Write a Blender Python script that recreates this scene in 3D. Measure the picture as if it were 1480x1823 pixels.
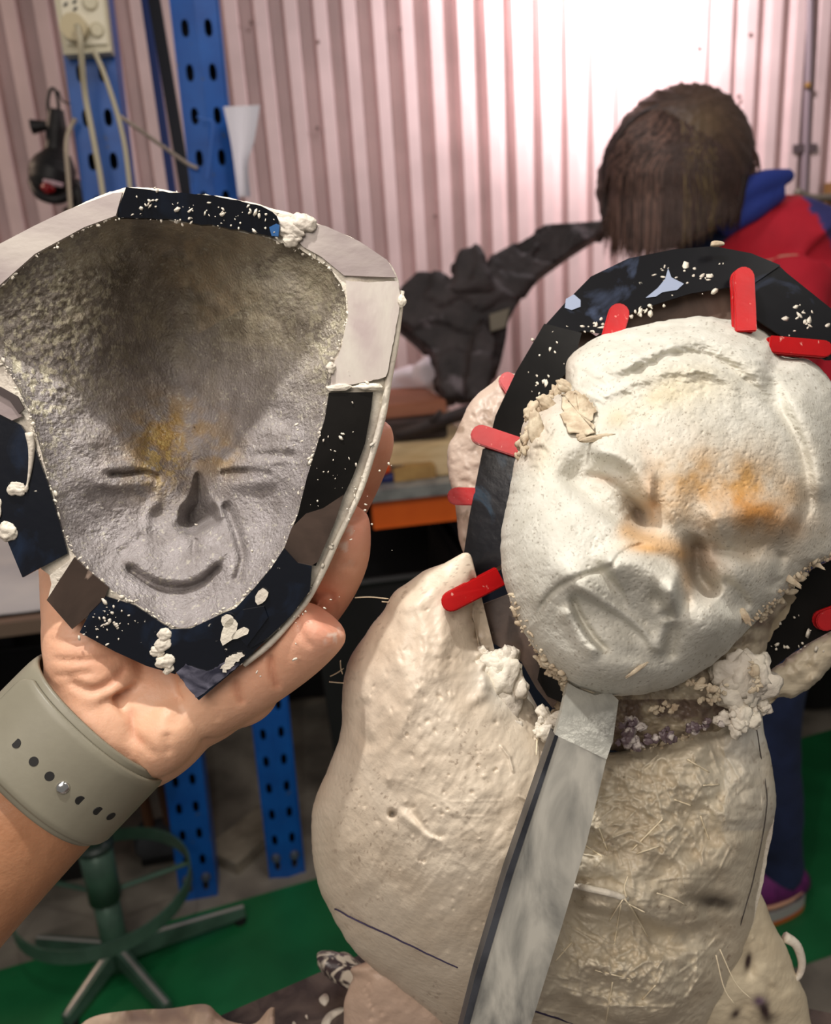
import bpy, bmesh, math, random
import numpy as np
from mathutils import Matrix, Vector

for o in list(bpy.data.objects):
    bpy.data.objects.remove(o)
scn = bpy.context.scene
C = scn.collection
PI = math.pi
rng = np.random.default_rng(7)
random.seed(7)

# ------------------------------------------------------------------ camera
H = 1.3
PSI, PITCH, ROLL = math.radians(9.1), math.radians(17.0), math.atan(.066)
FPX, CX, CY = 1480.0, 740.0, 911.5
_F = np.array([math.sin(PSI)*math.cos(PITCH), math.cos(PSI)*math.cos(PITCH), -math.sin(PITCH)])
_R0 = np.array([math.cos(PSI), -math.sin(PSI), 0.0]); _U0 = np.cross(_R0, _F)
_R = math.cos(ROLL)*_R0 - math.sin(ROLL)*_U0
_U = math.sin(ROLL)*_R0 + math.cos(ROLL)*_U0
CAM = np.array([0.0, 0.0, H])
cd = bpy.data.cameras.new('camera'); cam = bpy.data.objects.new('camera', cd); C.objects.link(cam)
cd.sensor_fit = 'HORIZONTAL'; cd.sensor_width = 36; cd.lens = 36*FPX/1480
cd.clip_start = .01; cd.clip_end = 50
M = Matrix(((_R[0], _U[0], -_F[0], CAM[0]), (_R[1], _U[1], -_F[1], CAM[1]), (_R[2], _U[2], -_F[2], CAM[2]), (0, 0, 0, 1)))
cam.matrix_world = M
cd.dof.use_dof = True; cd.dof.focus_distance = .262; cd.dof.aperture_fstop = 19
scn.camera = cam

# ------------------------------------------------------------------ light
scn.view_settings.view_transform = 'Standard'; scn.view_settings.look = 'None'
scn.view_settings.gamma = 1; scn.view_settings.use_curve_mapping = False
scn.view_settings.exposure = 0.0
w = bpy.data.worlds.new('world'); scn.world = w; w.use_nodes = True
w.node_tree.nodes['Background'].inputs[0].default_value = (.92, .88, .84, 1)
w.node_tree.nodes['Background'].inputs[1].default_value = .20

def camv(x, y, z):           # metres right / up / ahead of the camera
    return CAM + _R*x + _U*y + _F*z

def lamp(name, kind, loc, target, energy, col, size=.1, spot=None, blend=.5):
    l = bpy.data.lights.new(name, kind); l.energy = energy; l.color = col
    if kind == 'AREA': l.shape = 'DISK'; l.size = size
    elif kind != 'SUN': l.shadow_soft_size = size
    if kind == 'SPOT': l.spot_size = spot; l.spot_blend = blend
    o = bpy.data.objects.new(name, l); C.objects.link(o)
    o.location = Vector(loc)
    o.rotation_euler = (Vector(target)-Vector(loc)).to_track_quat('-Z', 'Y').to_euler()
    return o

lamp('key_lamp', 'AREA', camv(-.14, .46, .05), camv(-.02, 0, .27), 2.75, (1, .97, .93), .026)
lamp('fill_lamp', 'AREA', (-.40, -.50, 2.0), (.05, .3, 1.15), 10.5, (1, .90, .82), .9)  # soft fill added behind the camera to lift the foreground
lamp('right_fill_lamp', 'AREA', camv(.75, .95, -.25), camv(.12, -.08, .28), 2.8, (1, .94, .86), .35)  # extra fill added to brighten the bust's right chest
lamp('wall_spot_lamp', 'AREA', (.98, 2.02, 2.10), (.96, 2.45, 1.86), 16, (1, .90, .93), .12)
lamp('left_wall_lamp', 'AREA', (-1.45, 2.12, 2.1), (-.7, 2.45, 1.6), 5.5, (1, .74, .55), .15)
lamp('bench_lamp', 'AREA', (.35, .95, 2.3), (.35, 2.0, 1.0), 3.5, (1, .92, .90), .3)

# ------------------------------------------------------------------ helpers
def ray(px, py): return _F + _R*(px-CX)/FPX - _U*(py-CY)/FPX
def atY(px, py, Y): v = ray(px, py); return CAM + v*Y/v[1]
def atZ(px, py, z): v = ray(px, py); return CAM + v*(z-H)/v[2]
def P(px, py, Z):
    px = np.asarray(px, float); py = np.asarray(py, float); Z = np.asarray(Z, float)
    x = (px-CX)/FPX*Z; y = -(py-CY)/FPX*Z
    return CAM + x[..., None]*_R + y[..., None]*_U + Z[..., None]*_F
def PX(w):
    v = np.asarray(w)-CAM; z = v@_F
    return CX+FPX*(v@_R)/z, CY-FPX*(v@_U)/z, z
UNIT = .26/FPX               # metres per photo pixel at the sculpture

def smooth(t): return t*t*t*(t*(t*6-15)+10)
def vnoise(x, y, seed):
    r = np.random.default_rng(seed).random((257, 257))
    xi = np.floor(x).astype(int); yi = np.floor(y).astype(int)
    fx = smooth(x-xi); fy = smooth(y-yi); xi &= 255; yi &= 255
    a, b, c_, d = r[xi, yi], r[xi+1, yi], r[xi, yi+1], r[xi+1, yi+1]
    return (a*(1-fx)+b*fx)*(1-fy)+(c_*(1-fx)+d*fx)*fy*1.0-.5
def fbm(x, y, scale, octv=4, seed=0, gain=.5):
    x = np.asarray(x, float)/scale+31.7; y = np.asarray(y, float)/scale+17.3
    t = 0; a = 1.0; n = 0
    for k in range(octv):
        t = t+a*vnoise(x*2**k, y*2**k, seed+k); n += a; a *= gain
    return t/n*2
def fbm3(p, scale, octv=3, seed=0):
    p = np.asarray(p)
    return (fbm(p[:, 0], p[:, 1], scale, octv, seed)+fbm(p[:, 1]+5, p[:, 2], scale, octv, seed+9)+fbm(p[:, 2]+9, p[:, 0], scale, octv, seed+19))/2

def catmull(pts, n, closed=True):
    p = np.array(pts, float)
    if closed: q = np.vstack([p[-1:], p, p[:2]])
    else: q = np.vstack([2*p[0]-p[1], p, 2*p[-1]-p[-2]])
    out = []
    m = len(q)-3
    for i in range(m):
        t = np.linspace(0, 1, 12, endpoint=False)[:, None]
        a, b, c_, d = q[i], q[i+1], q[i+2], q[i+3]
        out.append(.5*((2*b)+(c_-a)*t+(2*a-5*b+4*c_-d)*t*t+(-a+3*b-3*c_+d)*t**3))
    out = np.vstack(out+([] if closed else [p[-1:]]))
    return resample(out, n, closed)
def resample(p, n, closed=True):
    p = np.asarray(p, float)
    if closed: p = np.vstack([p, p[:1]])
    s = np.r_[0, np.cumsum(np.linalg.norm(np.diff(p, axis=0), axis=1))]
    u = np.linspace(0, s[-1], n, endpoint=not closed)
    return np.stack([np.interp(u, s, p[:, k]) for k in range(p.shape[1])], 1)

def gs(x, y, cx, cy, sx, sy, ang=0, amp=1.0):
    a = math.radians(ang); dx = x-cx; dy = y-cy
    u = dx*math.cos(a)+dy*math.sin(a); v = -dx*math.sin(a)+dy*math.cos(a)
    return amp*np.exp(-.5*((u/sx)**2+(v/sy)**2))
def sgs(x, y, cx, cy, sx, sy, ang=0, amp=1.0, p=4):
    a = math.radians(ang); dx = x-cx; dy = y-cy
    u = dx*math.cos(a)+dy*math.sin(a); v = -dx*math.sin(a)+dy*math.cos(a)
    return amp*np.exp(-.7*((u/sx)**2+(v/sy)**2)**(p/2))
def polydist(x, y, poly):
    """distance to polyline, signed side (+ = right of travel in image), parameter 0..1"""
    poly = np.asarray(poly, float); best = np.full(x.shape, 1e9); sd = np.zeros(x.shape); tt = np.zeros(x.shape)
    L = np.r_[0, np.cumsum(np.linalg.norm(np.diff(poly, axis=0), axis=1))]; L /= L[-1]
    for i in range(len(poly)-1):
        a = poly[i]; b = poly[i+1]; ab = b-a; l2 = ab@ab
        t = np.clip(((x-a[0])*ab[0]+(y-a[1])*ab[1])/l2, 0, 1)
        dx = x-(a[0]+t*ab[0]); dy = y-(a[1]+t*ab[1]); d = np.hypot(dx, dy)
        m = d < best
        best[m] = d[m]; sd[m] = np.sign(ab[0]*dy-ab[1]*dx)[m]; tt[m] = (L[i]+t*(L[i+1]-L[i]))[m]
    return best, sd, tt
def taper(t, e=.18):
    q = np.clip(np.minimum(t, 1-t)/e, 0, 1); return q*q*(3-2*q)
def blur(g, k):
    """three box passes over a height map"""
    for _ in range(3):
        for ax in (0, 1):
            p = np.pad(g, [(k+1, k) if a == ax else (0, 0) for a in (0, 1)], 'edge'); c = np.cumsum(p, ax)
            n = g.shape[ax]; a = np.take(c, range(2*k+1, 2*k+1+n), ax); b = np.take(c, range(0, n), ax); g = (a-b)/(2*k+1)
    return g
def crest(x, y, poly, amp, up, down, e=.2):
    """ridge with its own slope on each side of the line (up = left of travel)"""
    poly = catmull(poly, max(14, 4*len(poly)), False); d, s, t = polydist(x, y, poly); sg = -s*d
    q = np.clip(np.where(sg > 0, sg/up, -sg/down), 0, 1); q = 1-q*q*(3-2*q)
    return blur(amp*q*taper(t, e), 3)
def pit(x, y, poly, slope, depth):
    """hollow with steep sides inside a closed outline"""
    poly = catmull(poly, 60); d, s, t = polydist(x, y, np.vstack([poly, poly[:1]])); ins = np.zeros(x.shape, bool)
    for (x0, y0), (x1, y1) in zip(poly, np.roll(poly, -1, 0)):
        if y0 != y1: ins ^= ((y >= min(y0, y1)) & (y < max(y0, y1)) & (x < x0+(y-y0)*(x1-x0)/(y1-y0)))
    return -np.minimum(np.where(ins, d, 0)*slope, depth)
def ridge(x, y, poly, w_, amp, e=.18):
    poly = catmull(poly, max(14, 4*len(poly)), False)
    d, s, t = polydist(x, y, poly)
    return amp*np.exp(-.5*(d/w_)**2)*taper(t, e)
def step(x, y, poly, w_, reach, amp, e=.18):
    """raised by amp on the left of travel (seen in the picture), fading over reach; sharp drop across the line"""
    poly = catmull(poly, max(14, 4*len(poly)), False)
    d, s, t = polydist(x, y, poly); sg = -s*d
    g = np.exp(-.5*(d/reach)**2)*taper(t, e)
    if g.ndim == 2: g = blur(g, max(2, int(reach*.22)))
    return amp*(1/(1+np.exp(-np.clip(sg/w_, -30, 30))))*g

class Raster:
    """a height map over a region of the sculpture's front, sampled by the mesh"""
    def __init__(s, x0, y0, x1, y1):
        s.x0, s.y0 = x0, y0
        s.Y, s.X = np.mgrid[y0:y1+1, x0:x1+1].astype(float)
        s.h = np.zeros_like(s.X)
    def stamp(s, cx, cy, r, amp, ang=0, asp=1.0):
        k = int(3*max(r, r*asp))+1
        ix, iy = int(cx-s.x0), int(cy-s.y0)
        a0, a1, b0, b1 = max(iy-k, 0), min(iy+k, s.h.shape[0]), max(ix-k, 0), min(ix+k, s.h.shape[1])
        if a0 >= a1 or b0 >= b1: return
        s.h[a0:a1, b0:b1] += gs(s.X[a0:a1, b0:b1], s.Y[a0:a1, b0:b1], cx, cy, r*asp, r, ang, amp)
    def line(s, p, q, w_, amp, bend=0.0):
        p = np.array(p, float); q = np.array(q, float); m = (p+q)/2+np.array([-(q-p)[1], (q-p)[0]])*bend
        lo = np.minimum(np.minimum(p, q), m)-4*w_; hi = np.maximum(np.maximum(p, q), m)+4*w_
        b0, a0 = (lo-[s.x0, s.y0]).astype(int).clip(0); b1, a1 = (hi-[s.x0, s.y0]).astype(int)
        a1 = min(a1, s.h.shape[0]); b1 = min(b1, s.h.shape[1])
        if a0 >= a1 or b0 >= b1: return
        d, sd, t = polydist(s.X[a0:a1, b0:b1], s.Y[a0:a1, b0:b1], [p, m, q])
        s.h[a0:a1, b0:b1] += amp*np.exp(-.5*(d/w_)**2)
    def at(s, px, py):
        x = np.clip(px-s.x0, 0, s.h.shape[1]-1.001); y = np.clip(py-s.y0, 0, s.h.shape[0]-1.001)
        i = x.astype(int); j = y.astype(int); fx = x-i; fy = y-j; h = s.h
        return (h[j, i]*(1-fx)+h[j, i+1]*fx)*(1-fy)+(h[j+1, i]*(1-fx)+h[j+1, i+1]*fx)*fy

# ------------------------------------------------------------------ materials
def srgb(r, g, b):
    f = lambda c: (c/255/12.92) if c/255 <= .04045 else ((c/255+.055)/1.055)**2.4
    return (f(r), f(g), f(b))
def mat(name, col, rough=.6, col2=None, nscale=20, ndetail=4, bump=0, bscale=200, spec=.5, metal=0, vcol=False, alpha=1, trans=0,
        coat=0, sss=0, rough2=None, thr=(.35, .65), dist=0.0, streak=None, col3=None, n3=60, thr3=(.6, .68), bdist=.002):
    m = bpy.data.materials.new(name); m.use_nodes = True; nt = m.node_tree; N = nt.nodes; L = nt.links
    b = N['Principled BSDF']
    b.inputs['Base Color'].default_value = (*col, 1); b.inputs['Roughness'].default_value = rough
    b.inputs['Specular IOR Level'].default_value = spec; b.inputs['Metallic'].default_value = metal
    b.inputs['Alpha'].default_value = alpha; b.inputs['Transmission Weight'].default_value = trans
    b.inputs['Coat Weight'].default_value = coat
    if sss:
        b.inputs['Subsurface Weight'].default_value = sss
        b.inputs['Subsurface Radius'].default_value = (1, .4, .25); b.inputs['Subsurface Scale'].default_value = .004
    tc = N.new('ShaderNodeTexCoord'); vec = tc.outputs['Object']
    if streak:
        mp = N.new('ShaderNodeMapping'); mp.inputs['Scale'].default_value = streak; L.new(vec, mp.inputs[0]); vec = mp.outputs[0]
    cur = None
    if vcol:
        a = N.new('ShaderNodeVertexColor'); a.layer_name = 'Col'; cur = a.outputs[0]
    def noise(sc, det=4, dst=0.0):
        n = N.new('ShaderNodeTexNoise'); n.inputs['Scale'].default_value = sc; n.inputs['Detail'].default_value = det
        n.inputs['Distortion'].default_value = dst; L.new(vec, n.inputs['Vector']); return n.outputs['Fac']
    def ramp(src, lo, hi):
        r = N.new('ShaderNodeMapRange'); r.inputs[1].default_value = lo; r.inputs[2].default_value = hi; L.new(src, r.inputs[0]); return r.outputs[0]
    def mix(fac, A, B, mode='MIX'):
        x = N.new('ShaderNodeMix'); x.data_type = 'RGBA'; x.blend_type = mode
        if isinstance(fac, (int, float)): x.inputs[0].default_value = fac
        else: L.new(fac, x.inputs[0])
        for k, v in ((6, A), (7, B)):
            if isinstance(v, tuple): x.inputs[k].default_value = (*v, 1)
            else: L.new(v, x.inputs[k])
        return x.outputs[2]
    if col2 is not None:
        f_ = ramp(noise(nscale, ndetail, dist), *thr)
        c_ = mix(f_, col, col2)
        cur = c_ if cur is None else mix(1.0, cur, c_, 'MULTIPLY')
        if rough2 is not None:
            mr = N.new('ShaderNodeMapRange'); mr.inputs[3].default_value = rough; mr.inputs[4].default_value = rough2
            L.new(f_, mr.inputs[0]); L.new(mr.outputs[0], b.inputs['Roughness'])
    if col3 is not None:
        f3 = ramp(noise(n3, 5, .3), *thr3)
        cur = mix(f3, cur if cur is not None else col, col3)
    if cur is not None: L.new(cur, b.inputs['Base Color'])
    if bump:
        bp = N.new('ShaderNodeBump'); bp.inputs['Strength'].default_value = bump; bp.inputs['Distance'].default_value = bdist
        L.new(noise(bscale, 6), bp.inputs['Height']); L.new(bp.outputs[0], b.inputs['Normal'])
    return m

W1 = (1, 1, 1)
MT = {}
MT['clay'] = mat('clay', W1, .62, (.86, .85, .83), 120, 5, .35, 900, .35, vcol=True, bdist=.0008)
MT['plaster'] = mat('wet_plaster', W1, .42, (.84, .81, .78), 45, 5, .30, 420, .5, vcol=True, bdist=.001)
MT['face_mould'] = mat('wet_silicone', W1, .22, (.70, .68, .66), 130, 6, .9, 950, .6, vcol=True, bdist=.0011, rough2=.40)
MT['plaster_white'] = mat('plaster_white', srgb(226, 218, 200), .5, srgb(200, 190, 176), 90, 4, .5, 500, bdist=.001)
MT['plaster_pink'] = mat('plaster_marbled', srgb(182, 166, 162), .42, srgb(204, 196, 184), 40, 5, .15, 300, dist=2.2, streak=(1, 1, .5), bdist=.001)
MT['plaster_lilac'] = mat('plaster_lilac', srgb(148, 133, 131), .4, srgb(184, 174, 164), 30, 4, .15, 300, dist=1.5, streak=(.5, 1, 1), bdist=.001)
MT['shim_navy'] = mat('navy_film', srgb(13, 16, 24), .22, srgb(28, 42, 64), 42, 5, .12, 150, .45, dist=1.2, thr=(.52, .80), col3=srgb(196, 190, 176), n3=260, thr3=(.70, .73), bdist=.001)
MT['shim_black'] = mat('black_film', srgb(14, 13, 12), .30, srgb(26, 24, 22), 30, 4, .08, 120, .10, bdist=.001)
MT['shim_fence'] = mat('fence_film', srgb(15, 15, 18), .28, srgb(66, 76, 98), 36, 5, .08, 120, .3, dist=1.0, thr=(.58, .72), col3=srgb(190, 184, 170), n3=120, thr3=(.71, .74), bdist=.001)
MT['shim_brown'] = mat('brown_film', srgb(66, 54, 47), .24, srgb(104, 86, 76), 45, 5, .1, 150, .5, dist=1.0, col3=srgb(150, 130, 116), n3=70, thr3=(.64, .68), bdist=.001)
MT['mould_brown'] = mat('dark_brown_film', srgb(40, 33, 28), .2, srgb(74, 60, 52), 45, 5, .1, 150, .5, dist=1.0, col3=srgb(150, 130, 116), n3=70, thr3=(.64, .68), bdist=.001)
MT['red'] = mat('red_plastic', srgb(188, 16, 20), .34, srgb(166, 13, 18), 60, 3, .05, 300, .5, col3=srgb(222, 150, 138), n3=420, thr3=(.66, .72), sss=.03)
MT['alu'] = mat('scratched_aluminium', srgb(200, 196, 184), .36, srgb(130, 129, 123), 34, 6, .12, 160, .5, metal=.2, dist=3.5, streak=(1, 1, .28), bdist=.001)
MT['alu_dark'] = mat('aluminium_edge', srgb(58, 60, 66), .4, srgb(96, 98, 104), 60, 4, metal=.6)
MT['skin'] = mat('skin', W1, .46, (.90, .86, .83), 60, 5, .22, 700, .4, vcol=True, sss=.12, bdist=.0008)
MT['strap'] = mat('grey_rubber', srgb(134, 129, 112), .42, srgb(126, 121, 105), 60, 3, .03, 400, .4)
MT['steel'] = mat('polished_steel', (.75, .74, .72), .18, metal=1)
MT['dark'] = mat('dark_hole', (.012, .011, .010), .8)
MT['pencil'] = mat('purple_pencil', srgb(52, 44, 74), .8)

# ------------------------------------------------------------------ object building
def loc_of(parent):
    p = np.zeros(3)
    while parent is not None:
        p = p+np.array(parent.location); parent = parent.parent
    return p
def mk(name, verts, faces, m, parent=None, smooth_=True, cols=None, origin=None):
    verts = np.asarray(verts, float)
    base = loc_of(parent)
    o_ = np.zeros(3) if origin is None or parent is not None else np.asarray(origin, float)
    me = bpy.data.meshes.new(name); v = verts-base-o_
    if isinstance(faces, np.ndarray):
        nv, nf, k = len(v), len(faces), faces.shape[1]
        me.vertices.add(nv); me.vertices.foreach_set('co', v.ravel())
        me.loops.add(nf*k); me.loops.foreach_set('vertex_index', faces.ravel().astype(np.int32))
        me.polygons.add(nf); me.polygons.foreach_set('loop_start', np.arange(0, nf*k, k, dtype=np.int32))
        me.update(calc_edges=True); me.validate()
    else:
        me.from_pydata(v.tolist(), [], [list(f_) for f_ in faces]); me.update()
    me.polygons.foreach_set('use_smooth', np.full(len(me.polygons), smooth_))
    if cols is not None:
        a = me.color_attributes.new('Col', 'FLOAT_COLOR', 'POINT')
        a.data.foreach_set('color', np.c_[cols, np.ones(len(cols))].astype(np.float32).ravel())
    o = bpy.data.objects.new(name, me); C.objects.link(o); me.materials.append(m)
    if parent is not None: o.parent = parent
    else: o.location = o_
    return o
def tag(o, label=None, cat=None, group=None, kind=None):
    if label: o['label'] = label
    if cat: o['category'] = cat
    if group: o['group'] = group
    if kind: o['kind'] = kind
    return o
def thing(name, loc, label, cat, group=None):
    o = bpy.data.objects.new(name, None); C.objects.link(o); o.location = Vector(np.asarray(loc, float)); o.empty_display_size = .05
    return tag(o, label, cat, group)

def chunk_geo(px, py, Z, rx, ry, seed, n=14, ang=0):
    q = np.random.default_rng(seed); mb = MB(); a = math.radians(ang)
    for i in range(n):
        u, v = q.normal(0, .5, 2); x = u*rx*math.cos(a)-v*ry*math.sin(a); y = u*rx*math.sin(a)+v*ry*math.cos(a)
        r = min(rx, ry)*q.uniform(.35, .8)
        mb.add(*blob_geo(px+x, py+y, Z+q.normal(0, .0008), r*q.uniform(.9, 1.6), r, r*.6, int(q.integers(1, 999)), .7, 3, q.random()*180, .45))
    return np.vstack(mb.v), mb.f
class MB:
    def __init__(s): s.v = []; s.f = []; s.n = 0
    def add(s, v, f):
        v = np.asarray(v, float)
        s.v.append(v); s.f += [[i+s.n for i in q] for q in (f.tolist() if isinstance(f, np.ndarray) else f)]; s.n += len(v); return s
    def box(s, c, size, ax=None):
        c = np.asarray(c, float); A = np.eye(3) if ax is None else np.asarray(ax, float)
        h = np.asarray(size, float)/2
        q = np.array([[x, y, z] for x in (-1, 1) for y in (-1, 1) for z in (-1, 1)], float)*h
        return s.add(c+q@A, [(0, 1, 3, 2), (4, 6, 7, 5), (0, 4, 5, 1), (2, 3, 7, 6), (0, 2, 6, 4), (1, 5, 7, 3)])
    def tube(s, pts, rad, n=10, flat=None, cap=True):
        v, f = tube_geo(pts, rad, n, flat, cap); return s.add(v, f)
    def build(s, name, m, parent=None, smooth_=False, origin=None):
        return mk(name, np.vstack(s.v), s.f, m, parent, smooth_, origin=origin)
def tube_geo(pts, rad, n=10, flat=None, cap=True):
    pts = np.asarray(pts, float); k = len(pts); rad = np.broadcast_to(np.asarray(rad, float), (k,))
    T = np.gradient(pts, axis=0); T /= np.linalg.norm(T, axis=1)[:, None]+1e-12
    ref = np.array([0, 0, 1.0]) if abs(T[0][2]) < .9 else np.array([0, 1.0, 0])
    if flat is not None: ref = np.asarray(flat, float)
    u = np.cross(T[0], ref); u /= np.linalg.norm(u); V = []
    for i in range(k):
        u = u-T[i]*(u@T[i]); u /= np.linalg.norm(u); w_ = np.cross(T[i], u)
        a = np.linspace(0, 2*PI, n, endpoint=False)
        V.append(pts[i]+rad[i]*(np.cos(a)[:, None]*u+np.sin(a)[:, None]*w_))
    V = np.vstack(V)
    f = [(i*n+j, i*n+(j+1) % n, (i+1)*n+(j+1) % n, (i+1)*n+j) for i in range(k-1) for j in range(n)]
    if cap: f += [tuple(range(n-1, -1, -1)), tuple((k-1)*n+j for j in range(n))]
    return V, f
def ico(sub=2):
    bm = bmesh.new(); bmesh.ops.create_icosphere(bm, subdivisions=sub, radius=1)
    v = np.array([q.co[:] for q in bm.verts]); f = [[x.index for x in q.verts] for q in bm.faces]; bm.free(); return v, f
ICO = {k: ico(k) for k in (1, 2, 3, 4)}
CAMAX = np.array([_R, _U, -_F])      # rows
def blob_geo(px, py, Z, rx, ry, rd, seed=0, rough=.25, sub=3, ang=0, sc=.8):
    v, f = ICO[sub]; v = v.copy()
    v *= (1+rough*fbm3(v+seed*3.1, sc, 3, seed))[:, None]
    a = math.radians(ang); R2 = np.array([[math.cos(a), -math.sin(a)], [math.sin(a), math.cos(a)]])
    v = v*[rx, ry, rd]; v[:, :2] = v[:, :2]@R2.T
    s = Z/FPX
    return P(px, py, Z)+(v*s)@CAMAX, f
def prism(poly, Z, th, jit=0, n=None, seed=0):
    """flat plate: outline in picture coordinates, its own depth (plane or function), thickness th"""
    p = np.array(poly, float)
    if n: p = resample(p, n)
    if jit: p = p+np.random.default_rng(seed).normal(0, jit, p.shape)
    zf = (lambda x, y: np.full(np.shape(x), float(Z))) if not callable(Z) else Z
    z = zf(p[:, 0], p[:, 1]); k = len(p)
    a = P(p[:, 0], p[:, 1], z); b = a+_F*th
    f = [tuple(range(k))[::-1], tuple(range(k, 2*k))]+[(i, (i+1) % k, k+(i+1) % k, k+i) for i in range(k)]
    return np.vstack([a, b]), f
def plane_z(*pts):
    """depth plane through three (px,py,Z)"""
    q = np.array([P(a, b, c_) for a, b, c_ in pts]); nrm = np.cross(q[1]-q[0], q[2]-q[0]); d = nrm@(q[0]-CAM)
    def fz(x, y):
        x = np.asarray(x, float); y = np.asarray(y, float)
        v = _F+((x-CX)/FPX)[..., None]*_R-((y-CY)/FPX)[..., None]*_U
        return d/(v@nrm)
    return fz
def remesh(name, parts, voxel, m, parent=None, smooth_it=6, post=None, colf=None, label=None):
    mb = MB()
    for v, f in parts: mb.add(v, f)
    me = bpy.data.meshes.new('tmp'); me.from_pydata(np.vstack(mb.v).tolist(), [], mb.f); me.update()
    o = bpy.data.objects.new('tmp', me); C.objects.link(o)
    r = o.modifiers.new('r', 'REMESH'); r.mode = 'VOXEL'; r.voxel_size = voxel
    if smooth_it:
        s = o.modifiers.new('s', 'SMOOTH'); s.factor = .5; s.iterations = smooth_it
    dg = bpy.context.evaluated_depsgraph_get(); ev = o.evaluated_get(dg); em = ev.to_mesh()
    v = np.empty(len(em.vertices)*3); em.vertices.foreach_get('co', v); v = v.reshape(-1, 3)
    nr = np.empty(len(em.vertices)*3); em.vertices.foreach_get('normal', nr); nr = nr.reshape(-1, 3)
    f = [list(p.vertices) for p in em.polygons]
    ev.to_mesh_clear(); bpy.data.objects.remove(o); bpy.data.meshes.remove(me)
    if post is not None: v = post(v, nr)
    if all(len(q) == 4 for q in f): f = np.array(f)
    return mk(name, v, f, m, parent, True, colf(v, nr) if colf else None)

def inflate(B, st=6.0):
    """smooth inflated height (0 at the outline, 1 at most): root of a Poisson solution inside the outline"""
    lo = B.min(0)-2*st; nx, ny = (np.ceil((B.max(0)+2*st-lo)/st)).astype(int)
    gx = lo[0]+np.arange(nx)*st; gy = lo[1]+np.arange(ny)*st; X, Y = np.meshgrid(gx, gy, indexing='ij')
    Q = B[::max(1, len(B)//220)]; ins = np.zeros(X.shape, bool)
    for (x0, y0), (x1, y1) in zip(Q, np.roll(Q, -1, 0)):
        if y0 == y1: continue
        ins ^= ((Y >= min(y0, y1)) & (Y < max(y0, y1)) & (X < x0+(Y-y0)*(x1-x0)/(y1-y0)))
    u = np.zeros(X.shape); w_ = 1.93
    red = (np.add.outer(np.arange(nx), np.arange(ny)) % 2 == 0)
    for it in range(260):
        for m_ in (red & ins, ~red & ins):
            s_ = np.zeros_like(u); s_[1:-1, 1:-1] = u[2:, 1:-1]+u[:-2, 1:-1]+u[1:-1, 2:]+u[1:-1, :-2]
            u[m_] += w_*((s_[m_]+1)/4-u[m_])
    g = np.sqrt(np.maximum(u, 0)/u.max())
    def at(px, py):
        a = np.clip((px-lo[0])/st, 0, nx-1.001); b = np.clip((py-lo[1])/st, 0, ny-1.001); i = a.astype(int); j = b.astype(int); fx = a-i; fy = b-j
        return (g[i, j]*(1-fx)+g[i+1, j]*fx)*(1-fy)+(g[i, j+1]*(1-fx)+g[i+1, j+1]*fx)*fy
    return at

def relief(name, outline, cen, zb, T, hm, m, parent, nt=520, nr=150, back=.02, colf=None, edge_jit=0, seed=0, power=1.0, concave=False, origin=None, bz=None):
    """closed lump: picture-space outline, domed front with height map, domed back"""
    B = catmull(outline, nt) if len(outline) < 200 else resample(outline, nt)
    if edge_jit:
        a = np.arange(nt)
        B = B+np.stack([fbm(a, a*0, 9, 4, seed), fbm(a, a*0+50, 9, 4, seed+5)], 1)*edge_jit
    phi = np.linspace(0, PI/2, nr+1)[1:]
    r = np.sin(phi)
    px = cen[0]+r[:, None]*(B[None, :, 0]-cen[0]); py = cen[1]+r[:, None]*(B[None, :, 1]-cen[1])
    fall = (np.cos(phi)[:, None])**power
    inf = inflate(B)
    Hs = inf(px, py); k_ = int(np.searchsorted(r, .93)); wgt = np.clip((r-.86)/.10, 0, 1)[:, None]; wgt = wgt*wgt*(3-2*wgt)
    K = Hs[k_]/fall[k_]; ker = np.ones(41)/41; K = np.convolve(np.r_[K[-20:], K, K[:20]], ker, 'valid')
    fall = (1-wgt)*Hs+wgt*np.minimum(fall*K[None, :], 1.2)
    h = hm(px, py)*UNIT*(1-r[:, None]**14)
    Z = zb(px, py)-T*fall-h
    T0 = T*float(inf(np.array([cen[0]*1.0]), np.array([cen[1]*1.0]))[0])
    V = [P(cen[0], cen[1], np.array(zb(np.array(cen[0]), np.array(cen[1]))-T0-hm(np.array([cen[0]*1.0]), np.array([cen[1]*1.0]))[0]*UNIT))[None]]
    V.append(P(px, py, Z).reshape(-1, 3))
    nb = 24; phb = np.linspace(PI/2, PI, nb+1)[1:-1]; rb = np.sin(phb)
    pxb = cen[0]+rb[:, None]*(B[None, :, 0]-cen[0]); pyb = cen[1]+rb[:, None]*(B[None, :, 1]-cen[1])
    Zb = zb(pxb, pyb)+back*(-np.cos(phb))[:, None]
    V.append(P(pxb, pyb, Zb).reshape(-1, 3))
    V.append(P(cen[0], cen[1], np.array(zb(np.array(cen[0]), np.array(cen[1]))+back))[None])
    V = np.vstack(V); nn = nr+nb-1
    idx = 1+np.arange(nn*nt).reshape(nn, nt); nx = np.roll(idx, -1, 1)
    q = np.stack([idx[:-1], idx[1:], nx[1:], nx[:-1]], -1).reshape(-1, 4)
    last = len(V)-1
    c1 = np.stack([np.zeros(nt, int), idx[0], nx[0], nx[0]], -1)
    f = q.tolist()+[[0, int(a), int(b)] for a, b in zip(idx[0], nx[0])]+[[last, int(b), int(a)] for a, b in zip(idx[-1], nx[-1])]
    cols = None
    if colf is not None:
        X, Y, _ = PX(V); cols = colf(X, Y)
    return mk(name, V, f, m, parent, True, cols, origin)

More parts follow.
